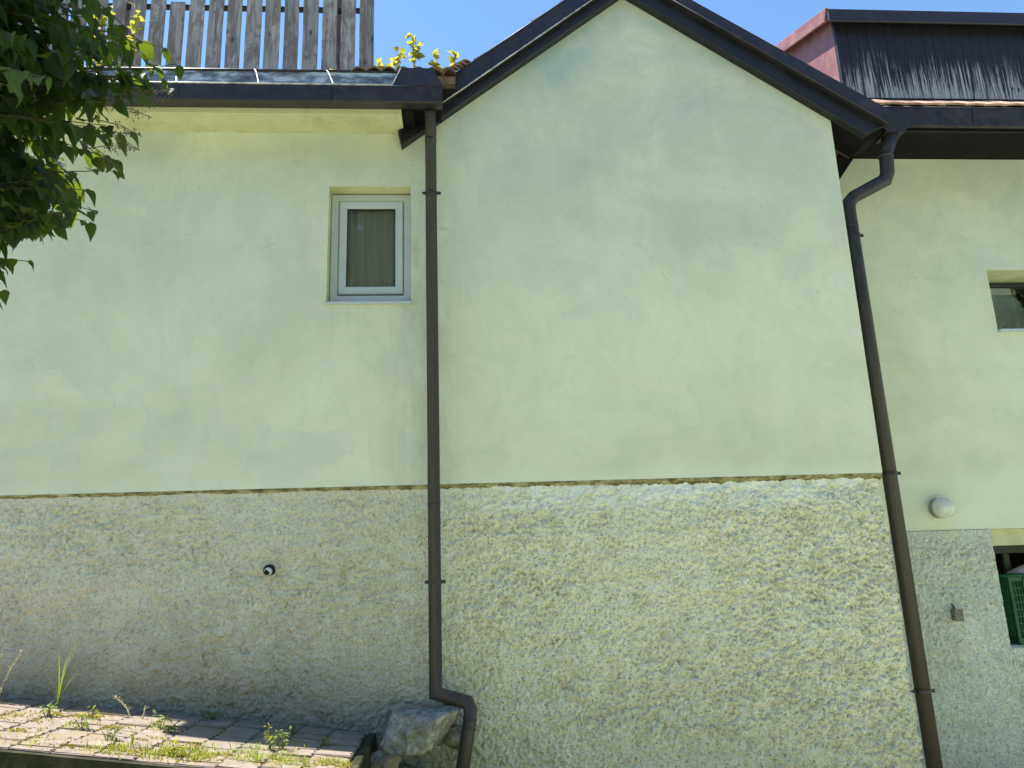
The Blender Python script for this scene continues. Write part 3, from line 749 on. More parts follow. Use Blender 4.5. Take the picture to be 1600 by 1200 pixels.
# ------------------------------------------------------------------ wall lamp, junction box, crate and cloth
lamp = thing('wall_lamp', 'round grimy white globe lamp on the wall right of the leaning brown downpipe', 'lamp', (4.374, RW, 2.05))
bm = bmesh.new(); tube(bm, [(0, -.001, 0), (0, -.045, 0), (0, -.062, 0)], [.088, .088, .078], 28); obj_bm('base', bm, 'grey_plastic', lamp, True)
bm = bmesh.new(); tube(bm, [(0, -.05, 0), (0, -.075, 0), (0, -.11, 0), (0, -.14, 0), (0, -.158, 0), (0, -.166, 0)], [.082, .094, .092, .074, .046, .012], 28); obj_bm('globe', bm, 'opal', lamp, True)
jb = thing('junction_box', 'small brown-grey cable box on the grey rough plaster below the globe lamp', 'junction box', (4.361, RW-.02, 1.125))
bm = bmesh.new(); bm_box(bm, -.036, .036, -.05, .02, -.05, .045, .006); obj_bm('body', bm, 'junction', jb)
bm = bmesh.new(); bm_box(bm, -.040, .040, -.062, -.0505, -.054, .049, .004); obj_bm('cover', bm, 'junction', jb)
bm = bmesh.new(); tube(bm, [(-.012, -.02, .046), (-.014, -.02, .07), (-.016, .0, .09)], .006, 8); obj_bm('cable', bm, 'black', jb, True)

cr = thing('crate', 'tall green plastic crate standing in the dark basement opening', 'crate', (4.97, RW+.06, OZ0))
def crate():
    W, Dp, H = .62, .34, .60
    bm = bmesh.new(); bm_box(bm, 0, W, 0, Dp, .0, .016); obj_bm('bottom', bm, 'crate', cr)
    def lattice(name, fx):
        bm = bmesh.new()
        n = 23
        L = W if fx in (0, 1) else Dp
        n = int(L/.027)
        def bb(a0, a1, z0, z1, o0, o1):
            if fx == 0: bm_box(bm, a0, a1, o0, o1, z0, z1)
            elif fx == 1: bm_box(bm, a0, a1, Dp-o1, Dp-o0, z0, z1)
            elif fx == 2: bm_box(bm, o0, o1, a0, a1, z0, z1)
            else: bm_box(bm, W-o1, W-o0, a0, a1, z0, z1)
        for i in range(1, n): bb(L*i/n-.004, L*i/n+.004, .055, H-.055, .006, .014)
        for j in range(1, 8): bb(.02, L-.02, .055+j*(H-.11)/8-.004, .055+j*(H-.11)/8+.004, .005, .0145)
        bb(.019, L-.019, .0, .054, .002, .018); bb(.019, L-.019, H-.054, H, .002, .018)
        obj_bm(name, bm, 'crate', cr)
    for k in range(4): lattice('side_panel', k)
    for x, y in ((0, 0), (W, 0), (0, Dp), (W, Dp)):
        bm = bmesh.new(); sx = 1 if x == 0 else -1; sy = 1 if y == 0 else -1
        bm_box(bm, min(x, x+sx*.0185), max(x, x+sx*.0185), min(y, y+sy*.0185), max(y, y+sy*.0185), .001, H+.001, .003); obj_bm('corner_post', bm, 'crate', cr)
    bm = bmesh.new(); tube(bm, [(.15, -.004, .08), (.135, -.004, .10), (.13, -.004, H-.06), (.145, -.004, H-.03), (.47, -.004, H-.03), (.49, -.004, H-.06), (.49, -.004, .10), (.47, -.004, .08), (.15, -.004, .08)], .006, 8); obj_bm('front_rib', bm, 'crate', cr, True)
    bm = bmesh.new(); tube(bm, [(-.004, -.004, H-.006), (W+.004, -.004, H-.006), (W+.004, Dp+.004, H-.006), (-.004, Dp+.004, H-.006), (-.004, -.004, H-.006)], .012, 8); obj_bm('rim', bm, 'crate', cr, True)
crate()
bx = np.linspace(0, 1, 30); BX, BY = np.meshgrid(bx, bx, indexing='ij')
BZ = .075*np.sin(BX*math.pi)**.6*np.sin(BY*math.pi)**.6+.018*fbm(BX*5, BY*5, 4, 2)*np.sin(BX*math.pi)
cl = grid_mesh('cloth', np.stack([BX*.42+5.14, BY*.28+RW+.085, BZ+OZ0+.612], -1), 'cloth')
tag(cl, 'crumpled pale pink cloth lying on top of the green crate', 'cloth')

# ------------------------------------------------------------------ picket fence on the roof
fence = thing('picket_fence', 'tall weathered grey-brown picket fence on the low roof above the gutter', 'fence', (-2.6, .30, 5.9))
def picket(i):
    x = -.70-.1745*i-.0675
    w = .0675+random.uniform(-.005, .004)
    top = 7.36+random.uniform(-.02, .02)
    if i == 10: top = 6.885
    lean = random.uniform(-.006, .006)
    bm = bmesh.new(); n = 8
    bm_box(bm, -w, w, -.011, .011, 0, top-5.86, .004)
    bmesh.ops.bisect_plane(bm, geom=bm.verts[:]+bm.edges[:]+bm.faces[:], plane_co=(0, 0, .7), plane_no=(0, 0, 1))
    for v in bm.verts: v.co.x += lean*v.co.z/1.4+.003*math.sin(v.co.z*5+i)
    o = obj_bm('picket', bm, 'picket', fence); o.location = (x+2.6, random.uniform(-.004, .004), -.04)
    return o
for i in range(24): picket(i)
for z in (6.86, 6.15):
    bm = bmesh.new(); bm_box(bm, -2.4, 1.86, .018, .058, z-5.9-.02, z-5.9+.02, .003); obj_bm('rail', bm, 'dark_board', fence)
for x in (-2.3, -.4, 1.55):
    bm = bmesh.new(); bm_box(bm, x-.03, x+.03, .0585, .12, -.05, 1.4, .004); obj_bm('post', bm, 'picket', fence)

# ------------------------------------------------------------------ paving
def pav_z(x): return .542-.136*(x+.635)
paving = link(bpy.data.objects.new('paving', None)); paving['kind'] = 'structure'
bm = bmesh.new()
prism(bm, [(-7.5, -.1), (-.66, -.1), (-.66, pav_z(-.66)-.035), (-7.5, pav_z(-7.5)-.035)], -1.33, .03)
obj_bm('bed', bm, 'soil', paving)
bm = bmesh.new()
prism(bm, [(-7.5, -.1), (-.665, -.1), (-.665, pav_z(-.665)-.012), (-7.5, pav_z(-7.5)-.012)], -1.372, -1.331)
bmesh.ops.subdivide_edges(bm, edges=bm.edges, cuts=1)
obj_bm('front_edging', bm, 'kerb', paving)
bm = bmesh.new(); bm_box(bm, -.659, -.60, -1.33, .01, -.1, pav_z(-.63)-.012, .008); obj_bm('end_edging', bm, 'kerb', paving)
def paver_mesh(v):
    rs = random.Random(v); w, l, h = .2185, .1605, .05
    pts = []
    A_ = .0085; prof = [(-.5, 0), (-.375, A_), (-.25, 0), (-.125, -A_), (0, 0), (.125, A_), (.25, 0), (.375, -A_), (.5, 0)]      # wavy long side
    for s, o in prof: pts.append((w/2-.0055+o, s*l))
    for s, o in prof[::-1]: pts.append((-w/2-.0055+o, s*l))
    bm = bmesh.new()
    a = [bm.verts.new((x, y, 0)) for x, y in pts]; f = bm.faces.new(a)
    r = bmesh.ops.extrude_face_region(bm, geom=[f]); vs = [e for e in r['geom'] if isinstance(e, bmesh.types.BMVert)]
    for q in vs: q.co.z -= h
    bmesh.ops.recalc_face_normals(bm, faces=bm.faces)
    top = [e for e in bm.edges if all(q.co.z > -.001 for q in e.verts)]
    bmesh.ops.bevel(bm, geom=top, offset=.006, segments=2, affect='EDGES')
    for q in bm.verts: q.co += Vector((rs.uniform(-1, 1), rs.uniform(-1, 1), rs.uniform(-1, .6)))*.0024
    me = bpy.data.meshes.new('paver'); bm.to_mesh(me); bm.free(); me.materials.append(M['paver']); return me
PV = [paver_mesh(k) for k in range(7)]
sl_ = math.atan(.136)
for i in range(17):
    for j in range(9):
        x = -.775-.2215*i
        yy = -.085-j*.1635-(.082 if i % 2 else 0)
        if yy < -1.27: continue
        o = link(bpy.data.objects.new('paver', PV[random.randrange(7)]), paving)
        o.location = (x+random.uniform(-.002, .002), yy+random.uniform(-.002, .002), pav_z(x)+random.uniform(-.008, .004))
        o.rotation_euler = (R(random.uniform(-1.4, 1.4)), sl_+R(random.uniform(-1.4, 1.4)), R(random.uniform(-1.6, 1.6)))
for i in range(1, 17, 2):      # half pavers closing the staggered columns
    for yy in (-.045, -1.272):
        o = link(bpy.data.objects.new('paver', PV[i % 7]), paving); x = -.775-.2215*i
        o.location = (x, yy, pav_z(x)+random.uniform(-.008, .002)); o.rotation_euler = (0, sl_, 0); o.scale = (1, .47, 1)
bm = bmesh.new()
prism(bm, [(-7.5, .2), (-4.45, .2), (-4.45, pav_z(-4.45)-.002), (-7.5, pav_z(-7.5)-.002)], -1.33, -.001)
obj_bm('far_paving', bm, 'paver', paving)

# moss and creeping weeds in the joints: nobody could count them
def blade_cloud(name, centres, mat, hmin, hmax, w, spread_fn):
    V = []; F = []
    for (x, y, z) in centres:
        h = random.uniform(hmin, hmax); a = random.uniform(0, 6.28); t = random.uniform(.2, 1.1)
        dx, dy = math.cos(a), math.sin(a); sx, sy = -dy*w, dx*w
        k = len(V)
        V += [(x-sx, y-sy, z), (x+sx, y+sy, z), (x+sx*.8+dx*h*t*.45, y+sy*.8+dy*h*t*.45, z+h*.65), (x-sx*.8+dx*h*t*.45, y-sy*.8+dy*h*t*.45, z+h*.65), (x+dx*h*t, y+dy*h*t, z+h)]
        F += [(k, k+1, k+2, k+3), (k+3, k+2, k+4)]
    me = bpy.data.meshes.new(name); me.from_pydata(V, [], F); me.update()
    o = new_obj(name, me, mat); o['kind'] = 'stuff'; return o
cs = []
patches = [(-.76, -1.0, .09, 700), (-2.73, -.62, .13, 300), (-2.6, -.37, .08, 260), (-2.42, -.36, .06, 200), (-1.97, -1.12, .16, 650), (-1.68, -1.12, .16, 750), (-1.45, -1.08, .13, 500), (-1.2, -1.05, .12, 500), (-2.95, -.52, .13, 260), (-2.55, -.92, .10, 240), (-2.3, -1.12, .14, 420), (-1.0, -1.08, .10, 400), (-1.55, -.92, .10, 240), (-2.2, -.62, .08, 180), (-2.9, -.9, .12, 260), (-1.85, -.85, .09, 200)]
for (x, y, r, n) in patches:
    for _ in range(n):
        X = random.gauss(x, r*.75); Y = random.gauss(y, r*.6)
        if vn(np.array([X*22.]), np.array([Y*30.]), 9)[0] < -.1: continue
        if -1.30 < Y < -.02 and X < -.64: cs.append((X, Y, pav_z(X)-.006))
for _ in range(7000):       # along the joints
    i = random.randrange(0, 17); j = random.randrange(0, 9)
    if random.random() < .6: X = -.775-.2215*i+.1107+random.gauss(0, .008); Y = random.uniform(-1.34, -.02)
    else: X = -.775-.2215*i+random.uniform(-.11, .11); Y = -.085-j*.1635+.0817-(.082 if i % 2 else 0)+random.gauss(0, .005)
    if vn(np.array([X*4.]), np.array([Y*4.]), 4)[0] < .0: continue
    if -1.36 < Y < -.02: cs.append((X, Y, pav_z(X)-.03))
blade_cloud('moss', cs, 'moss', .004, .015, .0048, None)
cs = []
for (x, y, r, n) in [(-1.25, -1.0, .16, 520), (-1.55, -1.12, .15, 420), (-1.85, -1.15, .13, 320), (-.95, -1.1, .10, 260), (-1.95, -.48, .07, 110), (-2.35, -.70, .06, 70), (-1.15, -.82, .06, 90), (-2.6, -1.15, .12, 120), (-.74, -1.0, .05, 120)]:
    for _ in range(n):
        X = random.gauss(x, r); Y = random.gauss(y, r*.6)
        if -1.33 < Y < -.04 and X < -.66 and vn(np.array([X*16.]), np.array([Y*16.]), 6)[0] > -.15: cs.append((X, Y, pav_z(X)-.01))
blade_cloud('creeping_grass', cs, 'grass', .012, .055, .0022, None)
cs = []
for _ in range(5200):
    X = random.uniform(-4.5, .6); Y = -1.38-abs(random.gauss(0, .5))
    cs.append((X, Y, float(ground_z(np.array(X), np.array(Y)))-.02))
for _ in range(900):
    X = random.uniform(-.58, .7); Y = random.uniform(-1.3, -.55)
    cs.append((X, Y, float(ground_z(np.array(X), np.array(Y)))-.02))
blade_cloud('grass', cs, 'grass', .05, .16, .004, None)

# ------------------------------------------------------------------ boulder
def boulder():
    pts = [(-.545, -.44, .53), (-.50, -.42, .475), (-.43, -.40, .70), (-.45, -.06, .735), (-.155, -.45, .685), (.03, -.07, .72), (-.01, -.24, .695),
           (-.25, -.48, .47), (-.43, -.47, .468), (-.45, -.05, .45), (-.1, -.05, .45), (-.20, -.475, .60), (-.30, -.485, .62)]
    bm = bmesh.new()
    for q in pts: bm.verts.new(q)
    bmesh.ops.convex_hull(bm, input=bm.verts)
    bmesh.ops.triangulate(bm, faces=bm.faces)
    for _ in range(3): bmesh.ops.subdivide_edges(bm, edges=bm.edges, cuts=1, use_grid_fill=True); bmesh.ops.triangulate(bm, faces=bm.faces)
    bmesh.ops.smooth_vert(bm, verts=bm.verts, factor=.5, use_axis_x=True, use_axis_y=True, use_axis_z=True)
    bmesh.ops.subdivide_edges(bm, edges=bm.edges, cuts=1, use_grid_fill=True)
    bm.normal_update()
    X = np.array([v.co for v in bm.verts])
    d = .022*fbm(X[:, 0]*8+X[:, 1]*5, X[:, 2]*9-X[:, 1]*6, 4, 8)+.007*fbm(X[:, 0]*34+X[:, 1]*23, X[:, 2]*36-X[:, 1]*20, 3, 12)
    for v, k in zip(list(bm.verts), d): v.co += v.normal*float(k)
    bmesh.ops.translate(bm, verts=bm.verts, vec=(.275, .33, -.585))
    return bm
rk = obj_bm('boulder', boulder(), 'rock', None, False)
rk.location = (-.275, -.33, .585)
tag(rk, 'grey angular boulder wedged beside the end of the paving under the downpipe elbow', 'boulder')
for i, (x, y, z, s) in enumerate([(-.43, -.10, .70, .05), (-.12, -.10, .72, .05), (.0, -.13, .50, .10), (-.52, -.30, .40, .09)]):
    bm = bmesh.new(); bmesh.ops.create_icosphere(bm, subdivisions=3, radius=1)
    for v in bm.verts:
        c = v.co; v.co = c*(1+.25*fbm(np.array([c.x*1.7+i*5+c.z]), np.array([c.y*1.7+c.z]), 3, i)[0]); v.co = Vector((v.co.x*s*1.3, v.co.y*s*.9, v.co.z*s*.8))
    o = obj_bm('stone', bm, 'rock', None, True); o.location = (x, y, z)
    tag(o, ['flat grey stone between the big boulder and the wall on its left', 'small grey stone against the wall below the downpipe elbow', 'rounded stone half buried behind the kicked-out foot of the downpipe', 'small stone between the paving end and the big boulder'][i], 'stone', 'stones round the downpipe foot')

# ------------------------------------------------------------------ plants
def leaf_me(name, mat, L, W, heart=True, fold=.25, droop=.35, seed=0):
    rs = random.Random(seed); n = 6
    prof = [(0, .0), (.04, .55), (.20, .98), (.42, .90), (.66, .58), (.86, .22), (1, 0)] if heart else [(0, 0), (.15, .5), (.35, 1), (.55, .95), (.75, .6), (.9, .25), (1, 0)]
    V = []; F = []
    for k, (s, w) in enumerate(prof):
        y = s*L; z = -droop*L*s*s
        xo = W/2*w; back = -.10*L if (heart and k == 1) else 0
        wz = fold*xo*(1+.3*rs.uniform(-1, 1))
        V += [(0, y, z), (-xo, y+back, z+wz), (xo, y+back, z+wz), (-xo*.55, y+back*.5, z+wz*.62), (xo*.55, y+back*.5, z+wz*.62)]
    for k in range(len(prof)-1):
        a, b = 5*k, 5*k+5
        F += [(a, a+3, b+3, b), (a+3, a+1, b+1, b+3), (a, b, b+4, a+4), (a+4, b+4, b+2, a+2)]
    # petiole
    k = len(V); V += [(-.0012, 0, 0), (.0012, 0, 0), (.0009, -.28*L, .05*L), (-.0009, -.28*L, .05*L)]; F.append((k, k+1, k+2, k+3))
    me = bpy.data.meshes.new(name); me.from_pydata(V, [], F); me.validate(); me.update(); me.materials.append(M[mat])
    me.polygons.foreach_set('use_smooth', [True]*len(me.polygons)); return me
def join_leaves(name, items, mat, parent):      # many leaves as one mesh
    V = []; F = []
    for me, Mx in items:
        k = len(V); V += [Mx @ v.co for v in me.vertices]; F += [tuple(i+k for i in p.vertices) for p in me.polygons]
    m = bpy.data.meshes.new(name); m.from_pydata([tuple(v) for v in V], [], F); m.update()
    o = new_obj(name, m, mat, parent, True); o['kind'] = 'stuff'; return o
def orient(pos, d, up, s):
    d = d.normalized(); x = d.cross(up)
    if x.length < .01: x = d.orthogonal()
    x.normalize(); z = x.cross(d)
    m = Matrix((x, d, z)).transposed().to_4x4(); m.translation = pos
    return m @ Matrix.Scale(s, 4)

# lilac bush that hangs into the picture from the left
bush_o = Vector((-2.55, -3.35, .33))
bush = thing('lilac_bush', 'big green lilac bush with backlit heart-shaped leaves reaching in beside the wall', 'bush', bush_o)
outline = [(-2.4, 5.0), (-1.35, 5.0), (-1.37, 3.90), (-1.34, 3.74), (-1.19, 3.71), (-1.06, 3.63), (-1.09, 3.55), (-1.16, 3.42), (-1.20, 3.31), (-1.24, 3.20), (-1.33, 3.155), (-1.38, 3.10), (-1.33, 3.03), (-1.335, 2.94), (-1.42, 2.865), (-1.50, 2.82), (-1.54, 2.74), (-1.57, 2.66), (-1.62, 2.56), (-2.0, 2.42), (-2.4, 2.5)]
def inside(x, z, poly=outline):
    c = False; j = len(poly)-1
    for i in range(len(poly)):
        xi, zi = poly[i]; xj, zj = poly[j]
        if (zi > z) != (zj > z) and x < (xj-xi)*(z-zi)/(zj-zi)+xi: c = not c
        j = i
    return c
LL = [leaf_me('leaf', 'leaf', .10, .082, True, .22+.1*k, .15+.16*k, k) for k in range(4)]
def bez(a, b, c, t): return a*(1-t)**2+b*2*t*(1-t)+c*t*t
limbs = []
trunk_bm = bmesh.new()
for k in range(7):        # main stems from the ground
    e = Vector((random.uniform(-2.5, -1.75), random.uniform(-3.9, -2.95), random.uniform(3.2, 4.7)))
    s = Vector((bush_o.x+random.uniform(-.15, .15), bush_o.y+random.uniform(-.15, .15), .2))
    mid = (s+e)/2+Vector((random.uniform(-.25, .05), random.uniform(-.2, .2), .3))
    pts = [bez(s, mid, e, t/9) for t in range(10)]
    tube(trunk_bm, [p-bush_o for p in pts], [.030-.0022*i for i in range(10)], 8); limbs += pts[4:]
obj_bm('trunk', trunk_bm, 'twig', bush, True)
leaves = []
tw_bm = bmesh.new()
tips = []
anchor = [(-1.09, 3.60), (-1.12, 3.52), (-1.17, 3.40), (-1.21, 3.28), (-1.27, 3.19), (-1.40, 3.08), (-1.35, 2.99), (-1.37, 2.95), (-1.46, 2.90), (-1.56, 2.90), (-1.60, 2.78), (-1.63, 2.70), (-1.36, 3.74), (-1.22, 3.70), (-1.39, 3.86), (-1.29, 3.17), (-1.34, 3.02), (-1.5, 2.92),
          (-1.56, 2.86), (-1.58, 2.80), (-1.62, 2.74), (-1.60, 2.70), (-1.64, 2.66), (-1.66, 2.62), (-1.5, 2.9), (-1.45, 2.93), (-1.38, 2.95), (-1.2, 3.66), (-1.25, 3.6), (-1.14, 3.58), (-1.3, 3.7), (-1.2, 3.5), (-1.28, 3.45), (-1.25, 3.37), (-1.33, 3.3), (-1.3, 3.24), (-1.4, 3.2), (-1.10, 3.64), (-1.16, 3.55), (-1.36, 3.80), (-1.32, 3.62), (-1.22, 3.43)]
for ax, az in anchor: tips.append(Vector((ax, -3.3+random.uniform(-.12, .12), az)))
while len(tips) < 330:
    x = random.triangular(-2.4, -1.1, -1.7); z = random.uniform(2.6, 4.9)
    if not inside(x+.03, z): continue
    if z > 3.95 and random.random() < .45: continue
    yc = -3.45 if z > 3.5 else (-3.0 if z < 3.35 else -3.25)       # the lower sprays reach further towards the wall
    yy = yc+random.gauss(0, .20); k = (yy+6)/2.7
    tips.append(Vector((x*k, yy, 1.6+(z-1.6)*k)))
for _ in range(400):          # lower sprays nearer the wall
    x = random.triangular(-2.1, -1.3, -1.6); z = random.uniform(2.58, 3.15)
    if inside(x+.02, z-.05) and random.random() < .25:
        yy = -3.0+random.gauss(0, .18); k = (yy+6)/2.7; tips.append(Vector((x*k, yy, 1.6+(z-1.6)*k)))
for _ in range(130):          # extra crown leaves above the picture, added to shade those below
    x = random.uniform(-2.7, -1.35); tips.append(Vector((x, random.uniform(-3.95, -3.2), random.uniform(4.0, 5.0))))
for tp in tips:
    src = min(random.sample(limbs, 14), key=lambda p: (p-tp).length+(0 if p.z < tp.z+.2 else .3))
    if (src-tp).length > 1.1: src = tp+(src-tp).normalized()*1.0
    mid = (src+tp)/2+Vector((random.uniform(-.05, .05), random.uniform(-.06, .06), random.uniform(.03, .16)))
    pts = [bez(src, mid, tp, t/6) for t in range(7)]
    tube(tw_bm, [p-bush_o for p in pts], [.0055, .0048, .004, .0034, .0028, .0022, .0015], 5, False)
    nl = random.randint(4, 8)
    for q in range(nl):
        t = 1-q*.085-random.uniform(0, .03); p = bez(src, mid, tp, t)
        ax = (bez(src, mid, tp, min(1, t+.02))-bez(src, mid, tp, t-.03)).normalized()
        for sgn in (1, -1):
            side = ax.cross(Vector((0, 0, 1))); side = side.normalized() if side.length > .05 else Vector((1, 0, 0))
            d = ax*.6+side*sgn*random.uniform(.5, 1)+Vector((random.uniform(-.3, .3), random.uniform(-.4, .2), random.uniform(-1.1, -.2)))
            up = Vector((random.uniform(-.5, .5), random.uniform(-.7, .5), 1))
            s = random.uniform(.40, .92)*(.75 if q == 0 else 1)
            pos = p+d.normalized()*.022*s
            tip = pos+d.normalized()*.1*s
            kk = 2.7/(tip.y+6)
            if q > 0 and not inside(tip.x*kk-.04, 1.6+(tip.z-1.6)*kk+.035) and tip.z < 4.0 and random.random() < .85: continue
            leaves.append((random.choice(LL), pos-bush_o, d, up, s))
o = obj_bm('branches', tw_bm, 'twig', bush, True); o['kind'] = 'stuff'
cl_ = Vector((0, -6, 1.6))-bush_o
def vis(l):   # leaves that show largest: in frame, near the camera, near the outline
    p = l[1]+bush_o
    if p.x < -1.80 or p.z > 3.95: return 99
    return (l[1]-cl_).length - .35*(p.x+1.8)
leaves.sort(key=vis)
for me, p, d, up, s in leaves[:296]:
    o = link(bpy.data.objects.new('leaf', me), bush); o.matrix_local = orient(p, d, up, s)
join_leaves('inner_leaves', [(me, orient(p, d, up, s)) for me, p, d, up, s in leaves[296:]], 'leaf', bush)
# dead flower heads
sp = bmesh.new(); bmesh.ops.create_icosphere(sp, subdivisions=1, radius=1); SPH = [v.co.copy() for v in sp.verts]; SPF = [[v.index for v in f.verts] for f in sp.faces]; sp.free()
for (a, b) in [((-1.19, 3.42), (-1.07, 3.40)), ((-1.18, 3.40), (-1.075, 3.45)), ((-1.25, 3.30), (-1.16, 3.25)), ((-1.28, 3.18), (-1.20, 3.205)), ((-1.30, 3.21), (-1.225, 3.105)), ((-1.21, 3.36), (-1.13, 3.33)), ((-1.24, 3.26), (-1.165, 3.19))]:
    V = []; F = []
    A = Vector((a[0]-.08, -3.3, a[1]+.03)); B = Vector((b[0], -3.32, b[1]))
    tb = bmesh.new(); tube(tb, [A-bush_o, (A+B)/2-bush_o+Vector((0, 0, .012)), B-bush_o], [.0022, .0017, .0012], 5)
    for q in range(26):
        t = random.uniform(.35, 1); p = A.lerp(B, t); off = Vector((random.gauss(0, .014), random.gauss(0, .014), random.gauss(0, .014)))*(1.25-t*.7)
        tube(tb, [p-bush_o, p+off-bush_o], [.0009, .0006], 3, False)
        c = p+off-bush_o; k = len(V); r = random.uniform(.0022, .0042)
        V += [tuple(c+Vector((v.x*r*.7, v.y*r*.7, v.z*r*1.3))) for v in SPH]; F += [[i+k for i in f] for f in SPF]
    tb.verts.ensure_lookup_table()
    k0 = len(V); idx = {v: i for i, v in enumerate(tb.verts)}
    V += [tuple(v.co) for v in tb.verts]; F += [[idx[v]+k0 for v in f.verts] for f in tb.faces]; tb.free()
    me = bpy.data.meshes.new('seed_head'); me.from_pydata(V, [], F); me.update(); new_obj('seed_head', me, 'seed', bush)

# yellow-leaved plants on the low roof
YL = [leaf_me('leaf', 'yleaf', .068, .056, True, .2, .2, 20+k) for k in range(3)]
def roof_plant(loc, stems, label, n_leaf, group, mats='yleaf', stem='dry', scale=1.0, LM=YL, name='roof_plant', cat='plant'):
    t = thing(name, label, cat, loc, group)
    items = []; bm = bmesh.new()
    for (dx, dy, dz) in stems:
        a = Vector((0, 0, 0)); c = Vector((dx, dy, dz)); m = (a+c)/2+Vector((random.uniform(-.02, .02), 0, .03))
        tube(bm, [bez(a, m, c, q/5) for q in range(6)], [.0035, .003, .0026, .0022, .0018, .001], 5)
        for q in range(n_leaf):
            tt = random.uniform(.25, 1.02); p = bez(a, m, c, tt)
            d = Vector((random.gauss(0, 1), random.gauss(0, .8), random.gauss(.1, .6))).normalized()
            up = Vector((random.gauss(0, .6), random.gauss(0, .6), 1))
            items.append((random.choice(LM), p+d*.012, d, up, random.uniform(.6, 1.15)*scale))
    obj_bm('stem', bm, stem, t, True)
    for me, p, d, up, s in items:
        o = link(bpy.data.objects.new('leaf', me), t); o.matrix_local = orient(p, d, up, s)
    return t
G1 = 'yellow plants growing on the roof edge'
roof_plant((-.60, -.20, 5.76), [(-.02, 0, .12), (.05, .02, .06), (.09, 0, .14)], 'low yellow plant at the foot of the last fence board', 7, G1)
roof_plant((-.43, -.20, 5.76), [(.0, 0, .27), (-.06, 0, .18)], 'thin yellow plant just left of the splash guard', 8, G1)
roof_plant((-.31, -.18, 5.80), [(-.01, 0, .40), (.02, .02, .34), (.03, 0, .25)], 'tallest yellow plant, rising above the splash guard', 11, G1)
roof_plant((-.10, -.16, 5.78), [(-.03, 0, .22), (.04, .02, .16), (-.07, 0, .15)], 'bushy yellow plant on the tiles right of the splash guard', 9, G1)
roof_plant((.04, -.15, 5.82), [(.02, 0, .24), (.0, 0, .13)], 'upright yellow plant beside the left gable rake', 8, G1)
roof_plant((-1.10, .24, 5.95), [(.08, -.03, .23), (.19, -.04, .13)], 'yellow sprig poking out in front of the fence boards', 3, G1)
roof_plant((-3.06, .20, 5.98), [(-.14, -.02, .85), (.05, 0, .4), (-.12, 0, .55), (.0, 0, .25), (-.02, .0, .75)], 'yellow climbing plant on the fence behind the lilac leaves', 15, G1, scale=1.15)
roof_plant((-2.80, .20, 5.98), [(-.06, 0, .80), (-.03, -.02, .62), (-.1, 0, .2)], 'slender yellow climber on the fence right of the lilac crown', 12, G1)

# weeds on the paving
WL = [leaf_me('leaf', 'weed', .042, .017, False, .2, .35, 40+k) for k in range(3)]
YW = [leaf_me('leaf', 'yleaf', .036, .018, False, .2, .3, 50+k) for k in range(3)]
def grass_tuft(x, y, n, h, label, mat='grass', lean=.5):
    t = thing('grass_tuft', label, 'grass tuft', (x, y, pav_z(x)-.03), 'weeds on the paving')
    for k in range(n):
        a = random.uniform(0, 6.28); hh = h*random.uniform(.5, 1.1); le = hh*random.uniform(.1, lean)
        bm = bmesh.new(); w = random.uniform(.003, .0052); prev = None; m = 8
        for i in range(m+1):
            s = i/m; r = le*s*s; z = hh*(s-.25*lean*s*s*s)
            c = Vector((math.cos(a)*r, math.sin(a)*r, z)); sd = Vector((-math.sin(a), math.cos(a), 0))*w*(1-s)**.6
            cur = (bm.verts.new(c-sd), bm.verts.new(c+Vector((math.cos(a), math.sin(a), 0))*w*.3), bm.verts.new(c+sd))
            if prev: bm.faces.new((prev[0], prev[1], cur[1], cur[0])); bm.faces.new((prev[1], prev[2], cur[2], cur[1]))
            prev = cur
        obj_bm('blade', bm, mat, t, True)
grass_tuft(-2.70, -.25, 20, .50, 'bright yellow-green grass tuft growing from the paving close to the wall', lean=.45)
grass_tuft(-1.90, -1.02, 6, .13, 'short upright grass sprout in the middle of the sunny paving')
grass_tuft(-1.16, -1.12, 12, .11, 'low grass clump at the front of the paving', lean=.9)
def stalk(x, y, hs, label):
    t = thing('dry_stalk', label, 'weed', (x, y, pav_z(x)-.03), 'weeds on the paving')
    bm = bmesh.new(); V = []
    for (dx, dy, h) in hs:
        pts = [Vector((dx*s*s, dy*s, h*s)) for s in (0, .25, .5, .75, 1)]
        tube(bm, pts, [.005, .0045, .004, .003, .002], 5)
        for q in range(int(h*150)):
            s = random.uniform(.3, 1); p = Vector((dx*s*s, dy*s, h*s)); o = Vector((random.gauss(0, .007), random.gauss(0, .007), random.uniform(0, .008)))
            tube(bm, [p, p+o, p+o*1.7], [.001, .0034, .001], 4)
    obj_bm('stalk', bm, 'dry', t)
stalk(-3.10, -.24, [(-.02, 0, .36), (.12, .02, .36), (.03, -.02, .12)], 'forked dry seed stalk against the wall at the left edge of the paving')
stalk(-2.20, -.30, [(-.14, .04, .17)], 'leaning pale dry stalk with small seeds near the wall')
stalk(-2.12, -.31, [(.01, .02, .10)], 'short upright dry stalk beside the leaning one')
